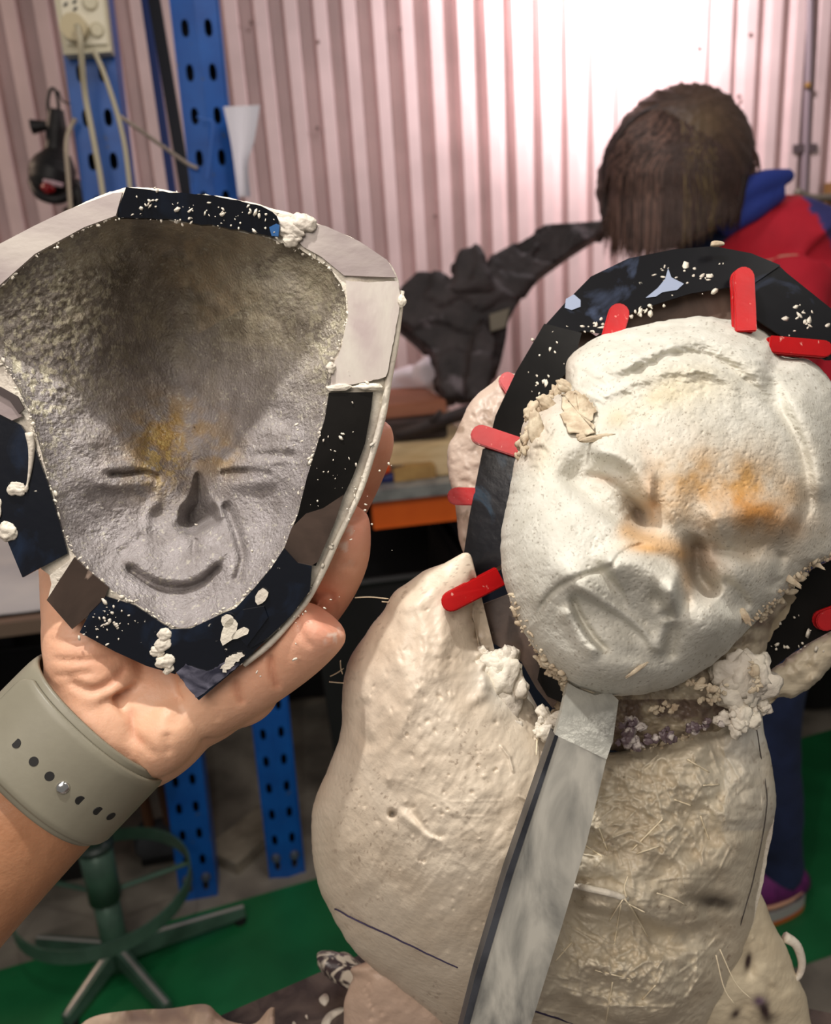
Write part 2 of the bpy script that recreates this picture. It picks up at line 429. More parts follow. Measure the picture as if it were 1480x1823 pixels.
# ================================================================== SETTING
WY = 2.45
M_wall = mat('painted_sheet', srgb(222, 196, 194), .45, srgb(206, 182, 180), 6, 3, .02, 60, .4)
# corrugated sheet wall: trapezoid ribs
rib_pitch = .0755
wall = MB().box((.8, WY+.03, 1.44), (4.9, .04, 2.92)).build('wall_back', mat('wall_backing', srgb(90, 80, 78), .8)); tag(wall, 'cream corrugated metal sheet wall', kind='structure')
jx = atY(590, 100, WY)[0]; n_rib = 10
for s_ in range(-3, 4):
    prof = []
    for i in range(n_rib):
        x = jx+(s_*n_rib+i)*rib_pitch; prof += [(x, 0), (x+.030, 0), (x+.037, -.034), (x+.0685, -.034)]
    prof += [(x+rib_pitch, 0), (x+rib_pitch+.012, -.002)]
    prof = np.array(prof); k = len(prof); V = []
    for z in (-.015, 2.9): V += [(a, WY+b-.0015*(s_ % 2), z) for a, b in prof]
    mk('sheet_panel', V, [(i, i+1, k+i+1, k+i) for i in range(k-1)], M_wall, wall, False)
# small screws and stains on sheets
mb = MB()
for (a, b) in ((1336, 62), (1316, 172), (1245, 86), (566, 75), (713, 52), (447, 40), (565, 228), (775, 385)):
    p = atY(a, b, WY-.036)
    mb.tube([p+[0, .004, 0], p+[0, -.004, 0]], .005, 8)
mb.build('screw', mat('screw_metal', srgb(120, 92, 88), .5, metal=.3), wall)
M_floor = mat('concrete', srgb(150, 142, 128), .6, srgb(112, 105, 95), 9, 5, .1, 80, .4)
fl = MB().box((.6, 1.2, -.02), (5.2, 3.4, .04)).build('floor', M_floor); tag(fl, 'grey concrete workshop floor', kind='structure')
e1, e2 = atZ(0, 1728, 0), atZ(1480, 1300, 0); e3, e4 = atZ(1420, 1722, 0), atZ(1480, 1702, 0)
dv = (e2-e1)/np.linalg.norm(e2-e1); du = (e4-e3)/np.linalg.norm(e4-e3)
M_green = mat('green_floor_paint', srgb(30, 116, 66), .42, srgb(22, 98, 54), 7, 4, .03, 60, .5, col3=srgb(140, 150, 130), n3=9, thr3=(.70, .76))
a0, a1 = e1-dv*1.6, e2+dv*1.2; b1, b0 = e3+du*1.4, e3-du*2.6
gv = [a0, a1, b1, b0]
g = mk('trim_1', [list(p[:2])+[.0] for p in gv]+[list(p[:2])+[.002] for p in gv], [(3, 2, 1, 0), (4, 5, 6, 7), (0, 1, 5, 4), (1, 2, 6, 5), (2, 3, 7, 6), (3, 0, 4, 7)], M_green, None, False)
tag(g, 'green painted walkway across the concrete floor', kind='structure')

# ------------------------------------------------------------------ blue slotted posts
M_blue = mat('blue_enamel', srgb(18, 92, 176), .42, srgb(14, 78, 158), 14, 4, .05, 120, .45, col3=srgb(70, 84, 104), n3=60, thr3=(.68, .74))
def slotted_face(mb, p0, p1, wdir, width, nrm, cols, pitch, hw, hh, t=.002):
    """steel face running p0->p1 with rows of slots cut through it, t thick"""
    p0 = np.array(p0, float); p1 = np.array(p1, float); L = np.linalg.norm(p1-p0); ax = (p1-p0)/L
    nrow = int(L/pitch); cw = width/len(cols)
    oct_ = [(1, .5), (.5, 1), (-.5, 1), (-1, .5), (-1, -.5), (-.5, -1), (.5, -1), (1, -.5)]
    for r in range(nrow):
        zc = (r+.5)*pitch; z0, z1 = r*pitch, (r+1)*pitch
        if r == nrow-1: z1 = L
        for c, cx in enumerate(cols):
            xl, xr = -width/2+c*cw, -width/2+(c+1)*cw
            out = [(xr, zc+hh*.5), (cx+hw*.5, z1), (cx-hw*.5, z1), (xl, zc+hh*.5), (xl, zc-hh*.5), (cx-hw*.5, z0), (cx+hw*.5, z0), (xr, zc-hh*.5)]
            corner = {0: (xr, z1), 2: (xl, z1), 4: (xl, z0), 6: (xr, z0)}
            inn = [(cx+a*hw, zc+b*hh) for a, b in oct_]
            pts = out+inn+[corner[0], corner[2], corner[4], corner[6]]
            v = [p0+wdir*a+ax*b for a, b in pts]+[p0+wdir*a+ax*b+nrm*t for a, b in inn]
            f = []
            for i in range(8):
                j = (i+1) % 8
                if i in corner: f.append((i, 16+i//2, j, 8+j, 8+i))
                else: f.append((i, j, 8+j, 8+i))
                f.append((8+i, 8+j, 20+j, 20+i))
            mb.add(v, f)
def post(top_px, foot_px, label, kink):
    ft = atZ(*foot_px, 0); top = atY(*top_px, ft[1]); dr = (top-ft)/(top[2]-ft[2]); tp = ft+dr*2.6
    t = thing('rack_post', ft, label, 'post', 'blue slotted steel rack posts')
    X = np.array([1., 0, 0]); wd = .075
    m1 = MB()
    if kink:
        d1 = np.array([math.cos(.20), math.sin(.20), 0]); d2 = np.array([math.cos(.24), -math.sin(.24), 0])
        slotted_face(m1, ft-d2*0-X*.019, tp-X*.019, np.array([math.cos(-.2), math.sin(-.2), 0]), .039, np.array([0, 1., 0]), [0], .066, .0062, .013)
        m1.build('post_face', M_blue, t)
        m2 = MB(); slotted_face(m2, ft+X*.0185, tp+X*.0185, np.array([math.cos(.25), math.sin(.25), 0]), .038, np.array([0, 1., 0]), [0], .066, .0062, .013)
        m2.build('post_face', M_blue, t)
    else:
        slotted_face(m1, ft, tp, X, wd, np.array([0, 1., 0]), [-.0172, .0172], .066, .0062, .013)
        m1.build('post_face', M_blue, t)
    for s in (-1, 1):
        c = (ft+tp)/2+X*s*(wd/2+.001)+np.array([0, .035, 0])
        axz = (tp-ft)/np.linalg.norm(tp-ft)
        MB().box(c, (.0025, .068, np.linalg.norm(tp-ft)), [X-axz*(X@axz), [0, 1, 0], axz]).build('post_side', M_blue, t)
    MB().box((ft+tp)/2+np.array([0, .068, 0]), (wd, .002, 2.59), [X, [0, 1, 0], (tp-ft)/np.linalg.norm(tp-ft)]).build('post_back', mat('post_back', srgb(24, 30, 44), .7), t)
    for s in (-1, 1):
        b = MB(); q = ft+dr*.055+X*s*.02+np.array([0, -.004, 0]); b.tube([q+[0, .006, 0], q, q-[0, .006, 0]], [.011, .011, .008], 6); b.build('bolt', mat('bolt_steel', srgb(104, 110, 124), .45, metal=.6), t)
    return ft, tp
LF, LT = post((172, 200), (355, 1600), 'left blue slotted post behind the power board', False)
RF, RT = post((356, 100), (512, 1560), 'right blue slotted post beside the hanging white paper', True)
# thin brace and rear post between them
t = thing('rack_brace', atZ(455, 1500, 0), 'narrow dark blue brace leaning between the two blue posts', 'brace')
BY = 1.95
a_, b_ = atY(253, -40, BY), atY(318, 420, BY)
MB().box((a_+b_)/2, (.016, .02, np.linalg.norm(a_-b_)), [np.cross((0, 1., 0), (b_-a_)/np.linalg.norm(b_-a_)), (0, 1., 0), (b_-a_)/np.linalg.norm(b_-a_)]).build('brace_bar', mat('brace_blue', srgb(24, 56, 130), .5), t)
a_, b_ = atY(268, -40, 1.80), atY(345, 420, 1.80)
MB().box((a_+b_)/2, (.022, .02, np.linalg.norm(a_-b_)), [np.cross((0, 1., 0), (b_-a_)/np.linalg.norm(b_-a_)), (0, 1., 0), (b_-a_)/np.linalg.norm(b_-a_)]).build('brace_channel', mat('brace_dark', srgb(16, 20, 38), .6), t)

# ------------------------------------------------------------------ bench shelf: orange beam, steel edge, boards
BZ0, BZ1 = [np.mean([atY(665, y0, 1.6)[2], atY(830, y1, 1.6)[2]]) for y0, y1 in ((944, 924), (890, 869))]
bench = thing('rack_bench', (RF[0], 1.6, 0), 'steel rack bench with an orange beam and grey edge', 'bench')
M_or = mat('orange_enamel', srgb(232, 104, 22), .42, srgb(218, 92, 18), 10, 3, .03, 80)
xl = atY(664, 915, 1.6)[0]
MB().box(((xl+2.3)/2, 1.62, (BZ0+BZ1)/2), (2.3-xl, .04, BZ1-BZ0)).build('beam', M_or, bench)
M_gal = mat('galvanised_steel', srgb(150, 152, 148), .4, srgb(120, 122, 120), 30, 3, metal=.3)
MB().box(((xl+2.3)/2, 1.60, BZ1+.012), (2.3-xl+.05, .05, .024)).build('steel_edge', M_gal, bench)
MB().box(((xl+2.3)/2-.03, 2.02, BZ1+.006), (2.3-xl+.1, .80, .016)).build('bench_board', mat('bench_board', srgb(148, 132, 112), .7, srgb(112, 98, 82), 12, 4), bench)
BT = BZ1+.0165
# left shelf at lower height with white sheet
shz = atY(60, 1100, 1.6)[2]
ls = thing('shelf', (LF[0]-.3, 1.6, 0), 'low rack shelf left of the blue posts with dark front edge', 'shelf')
MB().box((LF[0]-.62, 1.60, shz-.012), (1.15, .03, .028)).build('shelf_edge', mat('shelf_edge', srgb(120, 100, 84), .5), ls)
MB().box((LF[0]-.62, 1.94, shz-.016), (1.15, .66, .016)).build('shelf_board', mat('shelf_board', srgb(90, 80, 70), .7), ls)
def sheet(name, x0, x1, y0, y1, z, m, label, cat, seed=3, amp=.006, n=40, lift=None):
    gx, gy = np.meshgrid(np.linspace(x0, x1, n), np.linspace(y0, y1, n), indexing='ij')
    gz = z+.004+amp*(1+fbm(gx, gy, .12, 3, seed))
    if lift is not None: gz = gz+lift(gx, gy)
    v = np.stack([gx, gy, gz], -1).reshape(-1, 3); v2 = v-[0, 0, .0015]
    i = np.arange(n*n).reshape(n, n); q = np.stack([i[:-1, :-1], i[1:, :-1], i[1:, 1:], i[:-1, 1:]], -1).reshape(-1, 4)
    o = mk(name, np.vstack([v, v2]), np.vstack([q, q[:, ::-1]+n*n]), m, None, True); tag(o, label, cat); return o
M_white = mat('white_sheet', srgb(214, 214, 212), .55, srgb(196, 198, 200), 6, 3)
sheet('plastic_sheet', LF[0]-1.05, LF[0]-.12, 1.62, 2.26, shz, M_white, 'pale grey sheet lying on the low shelf at far left', 'sheet', 3, .008)
# dark clutter below: black tubs under shelf
M_blk = mat('black_plastic', srgb(20, 19, 20), .55, srgb(30, 28, 30), 8, 3)
def tub(cx, cy, wx, wy, h, m, label, z0=0.0, name='storage_tub', tilt=0):
    t = thing(name, (cx, cy, z0), label, 'tub')
    body = MB(); a, b = wx/2, wy/2
    ca, sa = math.cos(tilt), math.sin(tilt); R3 = np.array([[ca, sa, 0], [-sa, ca, 0], [0, 0, 1]])
    o_ = np.array([(-a*.88, -b*.88, 0), (a*.88, -b*.88, 0), (a*.88, b*.88, 0), (-a*.88, b*.88, 0), (-a, -b, h), (a, -b, h), (a, b, h), (-a, b, h)])
    i_ = o_*[.95, .95, 1]+[0, 0, .006]; i_[4:, 2] = h
    v = np.vstack([o_, i_])@R3+[cx, cy, z0]
    f = [(3, 2, 1, 0), (8, 9, 10, 11)]+[(k, (k+1) % 4, 4+(k+1) % 4, 4+k) for k in range(4)]+[(8+(k+1) % 4, 8+k, 12+k, 12+(k+1) % 4) for k in range(4)]+[(4+k, 4+(k+1) % 4, 12+(k+1) % 4, 12+k) for k in range(4)]
    body.add(v, f); body.build('tub_body', m, t)
    rim = MB()
    for k in range(4):
        p, q = (o_[4+k]*[1.02, 1.02, 1])@R3+[cx, cy, z0], (o_[4+(k+1) % 4]*[1.02, 1.02, 1])@R3+[cx, cy, z0]
        rim.tube([p, q], .010, 6)
    rim.build('rim', m, t)
    return t
tub(LF[0]-.42, 1.88, .46, .44, .40, M_blk, 'black storage tub under the low shelf at left')
M_nav = mat('navy_plastic', srgb(30, 36, 54), .5, srgb(28, 32, 48), 8, 3)
tub(RF[0]+.30, 1.95, .36, .46, .62, M_blk, 'tall black storage tub under the orange beam')
tub(RF[0]+.70, 1.86, .40, .46, .66, M_nav, 'tall slate blue storage tub under the orange beam')
# black curtain hung behind both shelves
def curtain(name, x0, x1, y, z0, z1, m, label, folds=14):
    n = folds*8; xs = np.linspace(x0, x1, n); v = []
    for z in np.linspace(z0, z1, 6): v += [(x_, y+.018*math.sin(i/n*folds*2*PI)+.006*math.sin(z*9+i), z) for i, x_ in enumerate(xs)]
    v = np.array(v); i = np.arange(6*n).reshape(6, n)
    q = np.stack([i[:-1, :-1], i[:-1, 1:], i[1:, 1:], i[1:, :-1]], -1).reshape(-1, 4)
    o = mk(name, np.vstack([v, v+[0, .004, 0]]), np.vstack([q, q[:, ::-1]+6*n]), m, None, True); tag(o, label, 'curtain'); return o
curtain('black_sheet', -1.35, 2.2, 2.34, .01, BZ0+.0, mat('black_cloth', srgb(16, 15, 17), .85), 'black plastic sheeting hung against the wall below the benches')
# timber lying on floor, plus dark motor-like junk
t = thing('timber_plank', atZ(440, 1500, 0), 'grey timber plank lying on the concrete between the posts', 'plank')
p1, p2 = atZ(395, 1545, 0), atZ(500, 1455, 0); d_ = (p2-p1)/np.linalg.norm(p2-p1); nn_ = np.cross([0, 0, 1.], d_)
MB().box((p1+p2)/2+[0, 0, .016], (np.linalg.norm(p2-p1), .10, .03), [d_, nn_, [0, 0, 1.]]).build('plank_body', mat('old_timber', srgb(150, 140, 122), .8, srgb(116, 106, 90), 20, 4, streak=(1, 1, 4)), t)

# things standing against wall at lower left: brown tubes
for i, (px_, col, r_) in enumerate(((268, (120, 78, 50), .012), (281, (92, 58, 38), .014), (296, (58, 46, 40), .02))):
    a_ = atY(px_+28, 1490, 1.72)+np.array([(i-1)*.03, 0, 0]); a_[2] = 0.0
    t = thing('wooden_pole', a_, ['thin tan wooden pole', 'brown wooden pole', 'thick dark wooden pole'][i]+' leaning under the shelf beside the left blue post', 'pole')
    MB().tube([a_, a_+[-.005, .0, .25], a_+[-.01, .0, .52]], r_, 8).build('pole_shaft', mat('pole_%d' % i, srgb(*col), .7), t)
    MB().tube([a_, a_+[0, 0, .03]], r_*1.15, 8).build('pole_tip', mat('poletip_%d' % i, srgb(50, 40, 34), .7), t)
# dark drill-like lump on floor beside the stool
g_ = atZ(292, 1545, 0)
t = thing('floor_motor', g_, 'small dark electric motor lying on the concrete behind the stool', 'motor')
MB().tube([g_+[-.06, .05, .045], g_+[-.045, .05, .045], g_+[.03, .05, .045], g_+[.05, .05, .045]], [.03, .045, .045, .03], 16).build('motor_body', mat('motor_grey', srgb(70, 72, 76), .5), t, True)
MB().box(g_+[0, .05, .006], (.10, .07, .012)).build('motor_foot', MT['dark'], t)
MB().tube([g_+[.05, .05, .045], g_+[.085, .05, .045]], .008, 8).build('shaft', MT['steel'], t)
# black round tyre/tub at right
c_ = atZ(1465, 1262, 0)+np.array([.0, .10, 0])
t = thing('black_bucket', c_, 'round black rubber bucket on the floor behind the person\'s leg', 'bucket')
th = np.linspace(0, 2*PI, 33)[:-1]
prof_ = [(.10, 0), (.13, .02), (.155, .20), (.163, .205), (.163, .222), (.150, .222), (.145, .20), (.12, .03), (0.001, .025)]
vv = np.array([[c_[0]+r_*math.cos(a), c_[1]+r_*math.sin(a), z_] for r_, z_ in prof_ for a in th])
ff = [(i*32+j, i*32+(j+1) % 32, (i+1)*32+(j+1) % 32, (i+1)*32+j) for i in range(len(prof_)-1) for j in range(32)]+[tuple(range(31, -1, -1))]
mk('bucket_body', vv, ff, M_blk, t)
MB().tube([c_+[.168*math.cos(a), .168*math.sin(a), .215] for a in np.linspace(PI, 2*PI, 14)], .005, 6).build('bail', mat('bail', srgb(96, 92, 86), .5), t, True)

# ------------------------------------------------------------------ bench-top things
M_pine = mat('pine', srgb(228, 204, 160), .6, srgb(206, 178, 130), 14, 4, streak=(1, 6, 6), bump=.05)
M_pine2 = mat('pine_end', srgb(178, 142, 84), .65, srgb(158, 122, 70), 30, 4)
M_red_wood = mat('red_timber', srgb(172, 112, 84), .6, srgb(146, 90, 66), 12, 4, streak=(1, 6, 6))
M_dk_wood = mat('dark_timber', srgb(62, 48, 42), .7, srgb(40, 32, 30), 14, 4)
def block(name, px0, py0, px1, py1, Y, depth, m, label, cat, z0=None, rot=0, notch=None):
    a = atY(px0, py1, Y); b = atY(px1, py0, Y)
    z0_ = BT if z0 is None else z0; h = b[2]-a[2] if z0 is None else b[2]-z0_
    if z0 is None: h = b[2]-BT
    wd = b[0]-a[0]; c = np.array([(a[0]+b[0])/2, Y+depth/2, z0_])
    t = thing(name, c, label, cat)
    ca, sa = math.cos(rot), math.sin(rot); ax = np.array([[ca, sa, 0], [-sa, ca, 0], [0, 0, 1]])
    bm = bmesh.new(); bmesh.ops.create_cube(bm, size=1)
    bmesh.ops.scale(bm, vec=(wd, depth, h), verts=bm.verts); bmesh.ops.bevel(bm, geom=bm.edges[:], offset=.003, segments=2, affect='EDGES')
    v = np.array([q.co[:] for q in bm.verts])@ax+c+[0, 0, h/2]; f = [[q.index for q in x_.verts] for x_ in bm.faces]; bm.free()
    mk('block_body', v, f, m, t, False)
    return t, c, wd, h, z0_+h
t, c, wd, h, ztop = block('timber_block', 694, 782, 842, 858, 1.66, .20, M_pine, 'large pale pine block on the bench above the orange beam', 'wood block')
a = atY(703, 862, 1.65); b = atY(776, 826, 1.65)
t2, c2, _, _, _ = block('timber_offcut', 703, 826, 776, 862, 1.625, .032, M_pine2, 'brown offcut standing against the pale pine block', 'wood block')
t3, c3, w3, h3, z3 = block('timber_board', 640, 746, 800, 776, 1.70, .22, M_dk_wood, 'dark weathered board lying on the pale pine block', 'board', z0=ztop+.001, rot=-.05)
block('red_plank', 640, 712, 792, 744, 1.76, .24, M_red_wood, 'reddish brown plank on top of the dark board under the sculpture', 'plank', z0=z3+.001, rot=.04)
zred = atY(640, 712, 1.76)[2]
q0 = np.array([atY(705, 775, 1.64), atY(760, 758, 1.66), atY(850, 728, 1.70)]); 
t = thing('branch', q0[0], 'dark crooked stick lying across the stacked boards', 'stick')
MB().tube(q0, [.010, .013, .016], 8).build('stick_body', M_dk_wood, t, True)
MB().tube([q0[1], q0[1]+[.03, -.01, .03]], [.008, .005], 6).build('twig', M_dk_wood, t, True)
q = atY(672, 838, 1.63)
t = thing('chisel', q, 'chisel with an orange handle lying left of the pine block', 'chisel')
MB().tube([q+[-.02, 0, -.005], q+[.0, 0, .0], q+[.025, 0, .004]], [.010, .013, .010], 10).build('handle', mat('orange_grip', srgb(235, 90, 30), .4), t, True)
MB().tube([q+[.025, 0, .004], q+[.055, .01, .0]], .005, 6).build('blade', MT['steel'], t)
q = atY(690, 846, 1.66); q[2] = BT
t = thing('tape_roll', q, 'small dark blue tape roll beside the pine block', 'tape roll')
vv = np.array([[q[0]+r_*math.cos(a), q[1]+r_*math.sin(a), q[2]+z_] for r_, z_ in ((.028, 0), (.028, .024), (.018, .024), (.018, 0)) for a in th])
ff = [(i*32+j, i*32+(j+1) % 32, ((i+1) % 4)*32+(j+1) % 32, ((i+1) % 4)*32+j) for i in range(4) for j in range(32)]
mk('roll', vv, ff, mat('blue_tape', srgb(30, 40, 100), .5), t, True)

# white cloth heap left of the sculpture
cp = [blob_geo(738, 678, 2.04, 56, 26, 36, 5, .35, 3), blob_geo(758, 664, 2.0, 24, 32, 26, 6, .35, 3), blob_geo(700, 684, 2.04, 40, 22, 30, 7, .3, 3)]
def cl_post(v, n): return v+n*(.006*fbm3(v, .04, 3, 4))[:, None]
o = remesh('white_cloth', cp, .006, mat('white_cloth', srgb(236, 226, 232), .7), None, 5, cl_post)
tag(o, 'white cloth heaped on the planks left of the dark sculpture', 'cloth')

# dark sculpture
M_scu = mat('charred_wood', srgb(66, 58, 58), .62, srgb(40, 34, 34), 16, 5, .5, 60, .35, col3=srgb(112, 102, 106), n3=13, thr3=(.60, .68), bdist=.008)
SZ = 1.88
def tb(path, Z=SZ, n=14):
    p = np.array(path, float); q = catmull(p[:, :2], 16, False); r_ = np.interp(np.linspace(0, 1, 16), np.linspace(0, 1, len(p)), p[:, 2])
    zz = np.interp(np.linspace(0, 1, 16), np.linspace(0, 1, len(p)), p[:, 3] if p.shape[1] > 3 else np.full(len(p), Z))
    w_ = P(q[:, 0], q[:, 1], zz); return tube_geo(w_, r_*zz/FPX, n)
def slab(poly, Z, th):
    q = resample(np.array(poly, float), 90); a = P(q[:, 0], q[:, 1], np.full(90, Z)); b = a+_F*th
    return np.vstack([a, b]), [tuple(range(90))[::-1], tuple(range(90, 180))]+[(i, (i+1) % 90, 90+(i+1) % 90, 90+i) for i in range(90)]
sc_parts = [slab([(788, 712), (775, 640), (745, 603), (707, 570), (700, 545), (712, 510), (745, 480), (777, 486), (810, 500), (845, 505), (869, 500), (890, 515), (922, 540), (906, 570), (904, 597), (893, 646), (883, 678), (875, 712)], SZ-.06, .13),
            slab([(808, 512), (811, 457), (820, 441), (848, 436), (858, 451), (874, 512)], SZ-.075, .09),
            slab([(862, 508), (880, 452), (912, 432), (972, 397), (1015, 394), (1092, 390), (1080, 408), (1031, 438), (983, 472), (945, 503), (920, 543), (880, 560)], SZ-.05, .08),
            slab([(830, 712), (838, 600), (860, 560), (890, 600), (872, 712)], SZ-.09, .12)]
def sc_post(v, n):
    q = .020*fbm3(v, .09, 3, 8)
    q = np.round(q/.009)*.009*.8+q*.2
    return v+n*q[:, None]
so = remesh('dark_sculpture', sc_parts, .007, M_scu, None, 2, sc_post)
tag(so, 'dark charred wooden sculpture with outstretched arms standing on the bench', 'sculpture')
tp_ = prism([(872, 560), (908, 548), (900, 582), (874, 590)], SZ-.075, .01)
mk('pale_patch', *tp_, mat('pale_patch', srgb(120, 112, 96), .7), so, False)

# white paper hanging by the right post
def paper(pts, Y, label):
    p = np.array([atY(a, b, Y+d_) for a, b, d_ in pts]); n = len(p)
    return p
n = 24; vv = []
Lf = catmull([(398, 190), (412, 260), (424, 350)], n, False); Rt = catmull([(463, 187), (453, 250), (442, 290), (446, 350)], n, False)
for i in range(n):
    for j in range(9):
        s_ = j/8; q = Lf[i]*(1-s_)+Rt[i]*s_
        vv.append(atY(q[0], q[1], RF[1]-.03+.02*math.sin(s_*3)-.03*s_*(i/n)))
vv = np.array(vv); ii = np.arange(n*9).reshape(n, 9); qd = np.stack([ii[:-1, :-1], ii[:-1, 1:], ii[1:, 1:], ii[1:, :-1]], -1).reshape(-1, 4)
o = mk('hanging_paper', np.vstack([vv, vv+[0, .001, 0]]), np.vstack([qd, qd[:, ::-1]+n*9]), mat('paper', srgb(226, 222, 228), .8), None, True)
tag(o, 'curled white paper sheet hanging on the right blue post', 'paper')

# ------------------------------------------------------------------ power board and cables on left post
M_ivory = mat('ivory_plastic', srgb(222, 214, 184), .4, srgb(208, 198, 166), 20, 3)
PY_ = LF[1]-.035
def quadbox(name, corners, Y, depth, m, parent):
    p = np.array([atY(a, b, Y) for a, b in corners]); q = p+[0, depth, 0]
    return mk(name, np.vstack([p, q]), [(0, 1, 2, 3), (7, 6, 5, 4), (0, 4, 5, 1), (1, 5, 6, 2), (2, 6, 7, 3), (3, 7, 4, 0)], m, parent, False)
pbT = thing('power_board', atY(150, 40, PY_), 'cream double power outlet mounted on the left blue post', 'power outlet')
quadbox('outlet_body', [(88, -60), (180, -60), (198, 92), (113, 97)], PY_, .034, M_ivory, pbT)
quadbox('face_plate', [(98, -58), (176, -58), (192, 78), (118, 80)], PY_-.005, .006, mat('ivory_light', srgb(230, 222, 196), .4), pbT)
def disc(name, px_, py_, r, Y, d_, m, parent, n=20):
    p = atY(px_, py_, Y); b = MB(); b.tube([p, p-[0, d_, 0]], r, n); return b.build(name, m, parent)
for (a, b) in ((117, 8), (133, 3), (134, 16)):
    p = atY(a, b, PY_-.0055); MB().box(p, (.007, .002, .003), [[.8, 0, .6], [0, 1, 0], [-.6, 0, .8]]).build('pin_slot', MT['dark'], pbT)
disc('rocker_ring', 161, 4, .012, PY_-.005, .002, mat('ivory_shadow', srgb(196, 186, 156), .5), pbT); disc('rocker', 161, 4, .0095, PY_-.007, .003, M_ivory, pbT)
disc('rocker_ring', 173, 54, .011, PY_-.005, .002, mat('ivory_shadow2', srgb(190, 180, 148), .5), pbT); disc('rocker', 173, 54, .0085, PY_-.007, .003, M_ivory, pbT)
pt = thing('plug', atY(138, 52, PY_), 'cream plug pushed into the lower socket with cord hanging down', 'plug')
disc('plug_body', 136, 54, .019, PY_-.006, .024, mat('plug_cream', srgb(206, 190, 150), .45), pt)
def cord(name, pts, Y, r, m, label, jx=None):
    p = np.array([atY(a, b, Y if c is None else c) for a, b, c in pts]); p = catmull(p, 40, False)
    v, f = tube_geo(p, r, 8); o = mk(name, v, f, m, None, True); tag(o, label, 'cable'); return o
M_cord = mat('cream_cord', srgb(196, 186, 158), .5)
CYY = LF[1]-.05
cord('electric_cable', [(138, 46, CYY-.02), (143, 70, CYY-.03), (146, 110, CYY-.02), (152, 170, CYY), (165, 240, CYY), (178, 310, CYY), (188, 370, CYY), (215, 480, CYY)], CYY, .0045, M_cord, 'cream cord hanging from the plug down the left blue post')
cord('thin_cord', [(168, 92, CYY), (185, 130, CYY), (208, 200, CYY), (222, 260, CYY), (231, 330, CYY), (236, 380, CYY)], CYY, .0038, M_cord, 'cream cord from the power outlet along the post\'s right edge')
cord('cross_cord', [(210, 205, CYY), (240, 225, CYY+.01), (275, 250, CYY+.03), (310, 275, CYY+.05), (335, 292, CYY+.06), (352, 300, CYY+.06)], CYY, .0034, mat('grey_cord', srgb(160, 146, 132), .6), 'thin cord stretched from the left post to the right post')
cord('side_cord', [(134, 212, CYY+.03), (122, 235, CYY+.02), (118, 265, CYY), (122, 320, CYY), (128, 400, CYY)], CYY, .0036, mat('grey_cord2', srgb(176, 160, 140), .6), 'pale cord looping down left of the left blue post')
cord('wire_scrap', [(350, 208, RF[1]-.03), (362, 212, RF[1]-.03), (378, 218, RF[1]-.03), (376, 260, RF[1]-.03), (368, 320, RF[1]-.03)], 0, .0014, mat('blue_wire', srgb(60, 110, 190), .4), 'thin wire tied on the right blue post')

# hanging black work light
YL = 1.86
wl = thing('work_light', atY(92, 170, YL), 'black caged work light with a red lens hanging beside the left post', 'work light')
M_bk = mat('black_rubber', srgb(24, 20, 20), .5)
def tubpx(pts, Y, r, n=10):
    p = np.array([atY(a, b, Y+c) for a, b, c in pts]); q = catmull(p, 24, False)
    rr = np.interp(np.linspace(0, 1, 24), np.linspace(0, 1, len(np.atleast_1d(r))), np.atleast_1d(r)); return tube_geo(q, rr, n)
mk('hook', *tubpx([(88, 212, 0), (85, 185, 0), (90, 160, 0), (98, 160, 0), (104, 185, 0), (104, 215, 0)], YL, .0032), M_bk, wl)
mk('handle', *tubpx([(100, 195, 0), (100, 230, 0), (98, 262, 0), (94, 290, 0)], YL, [.014, .020, .018, .022], 14), M_bk, wl)
mk('clamp_screw', *tubpx([(56, 226, 0), (66, 225, 0), (95, 222, 0)], YL, [.014, .010, .006], 8), M_bk, wl)
mk('lamp_shade', *tubpx([(104, 272, 0), (98, 296, -.005), (93, 312, -.01), (88, 340, -.02), (87, 352, -.02)], YL, [.024, .040, .045, .040, .020], 20), M_bk, wl)
mk('lamp_rim', *tubpx([(58, 322, -.02), (70, 345, -.045), (100, 355, -.05), (128, 345, -.04)], YL, .010, 8), M_bk, wl)
mk('red_lens', *tubpx([(76, 332, -.055), (86, 335, -.06), (97, 336, -.055)], YL, [.006, .011, .006], 10), mat('red_lens', srgb(150, 20, 24), .2), wl)
mk('shine_plate', *tubpx([(78, 322, -.057), (95, 326, -.06), (112, 330, -.055)], YL, [.004, .005, .004], 8), mat('pinkish_plate', srgb(225, 190, 196), .3), wl)
mk('cage_wire', *tubpx([(104, 162, 0), (112, 180, 0), (134, 186, -.12), (150, 186, -.2)], YL, .002), M_bk, wl)
mk('lower_coil', *tubpx([(118, 325, 0), (135, 335, .01), (140, 370, .01), (120, 385, .01)], YL, .016, 10), M_bk, wl)

# conduit and clamp at right on wall
cpT = thing('conduit', atY(1437, 100, WY-.03), 'grey conduit pipe running down the corrugated wall at far right', 'pipe')
mk('pipe', *tubpx([(1443, -60, 0), (1441, 80, 0), (1436, 220, 0), (1428, 420, 0)], WY-.035, .011, 10), mat('conduit_grey', srgb(132, 116, 122), .4), cpT)
MB().box(atY(1432, 264, WY-.036), (.075, .014, .022)).build('saddle', mat('saddle', srgb(92, 78, 80), .5), cpT)
MB().tube([atY(1440, 148, WY-.05), atY(1438, 156, WY-.05)], .009, 8).build('coupling', mat('brassy', srgb(140, 104, 50), .5), cpT)
rl = thing('wall_rail', atY(1455, 352, WY-.05), 'horizontal olive rail fixed on the wall behind the red jacket', 'rail')
mk('rail_bar', *tubpx([(1418, 340, 0), (1440, 352, 0), (1475, 352, 0), (1530, 348, 0)], WY-.06, .012, 10), mat('olive', srgb(104, 96, 84), .5), rl)
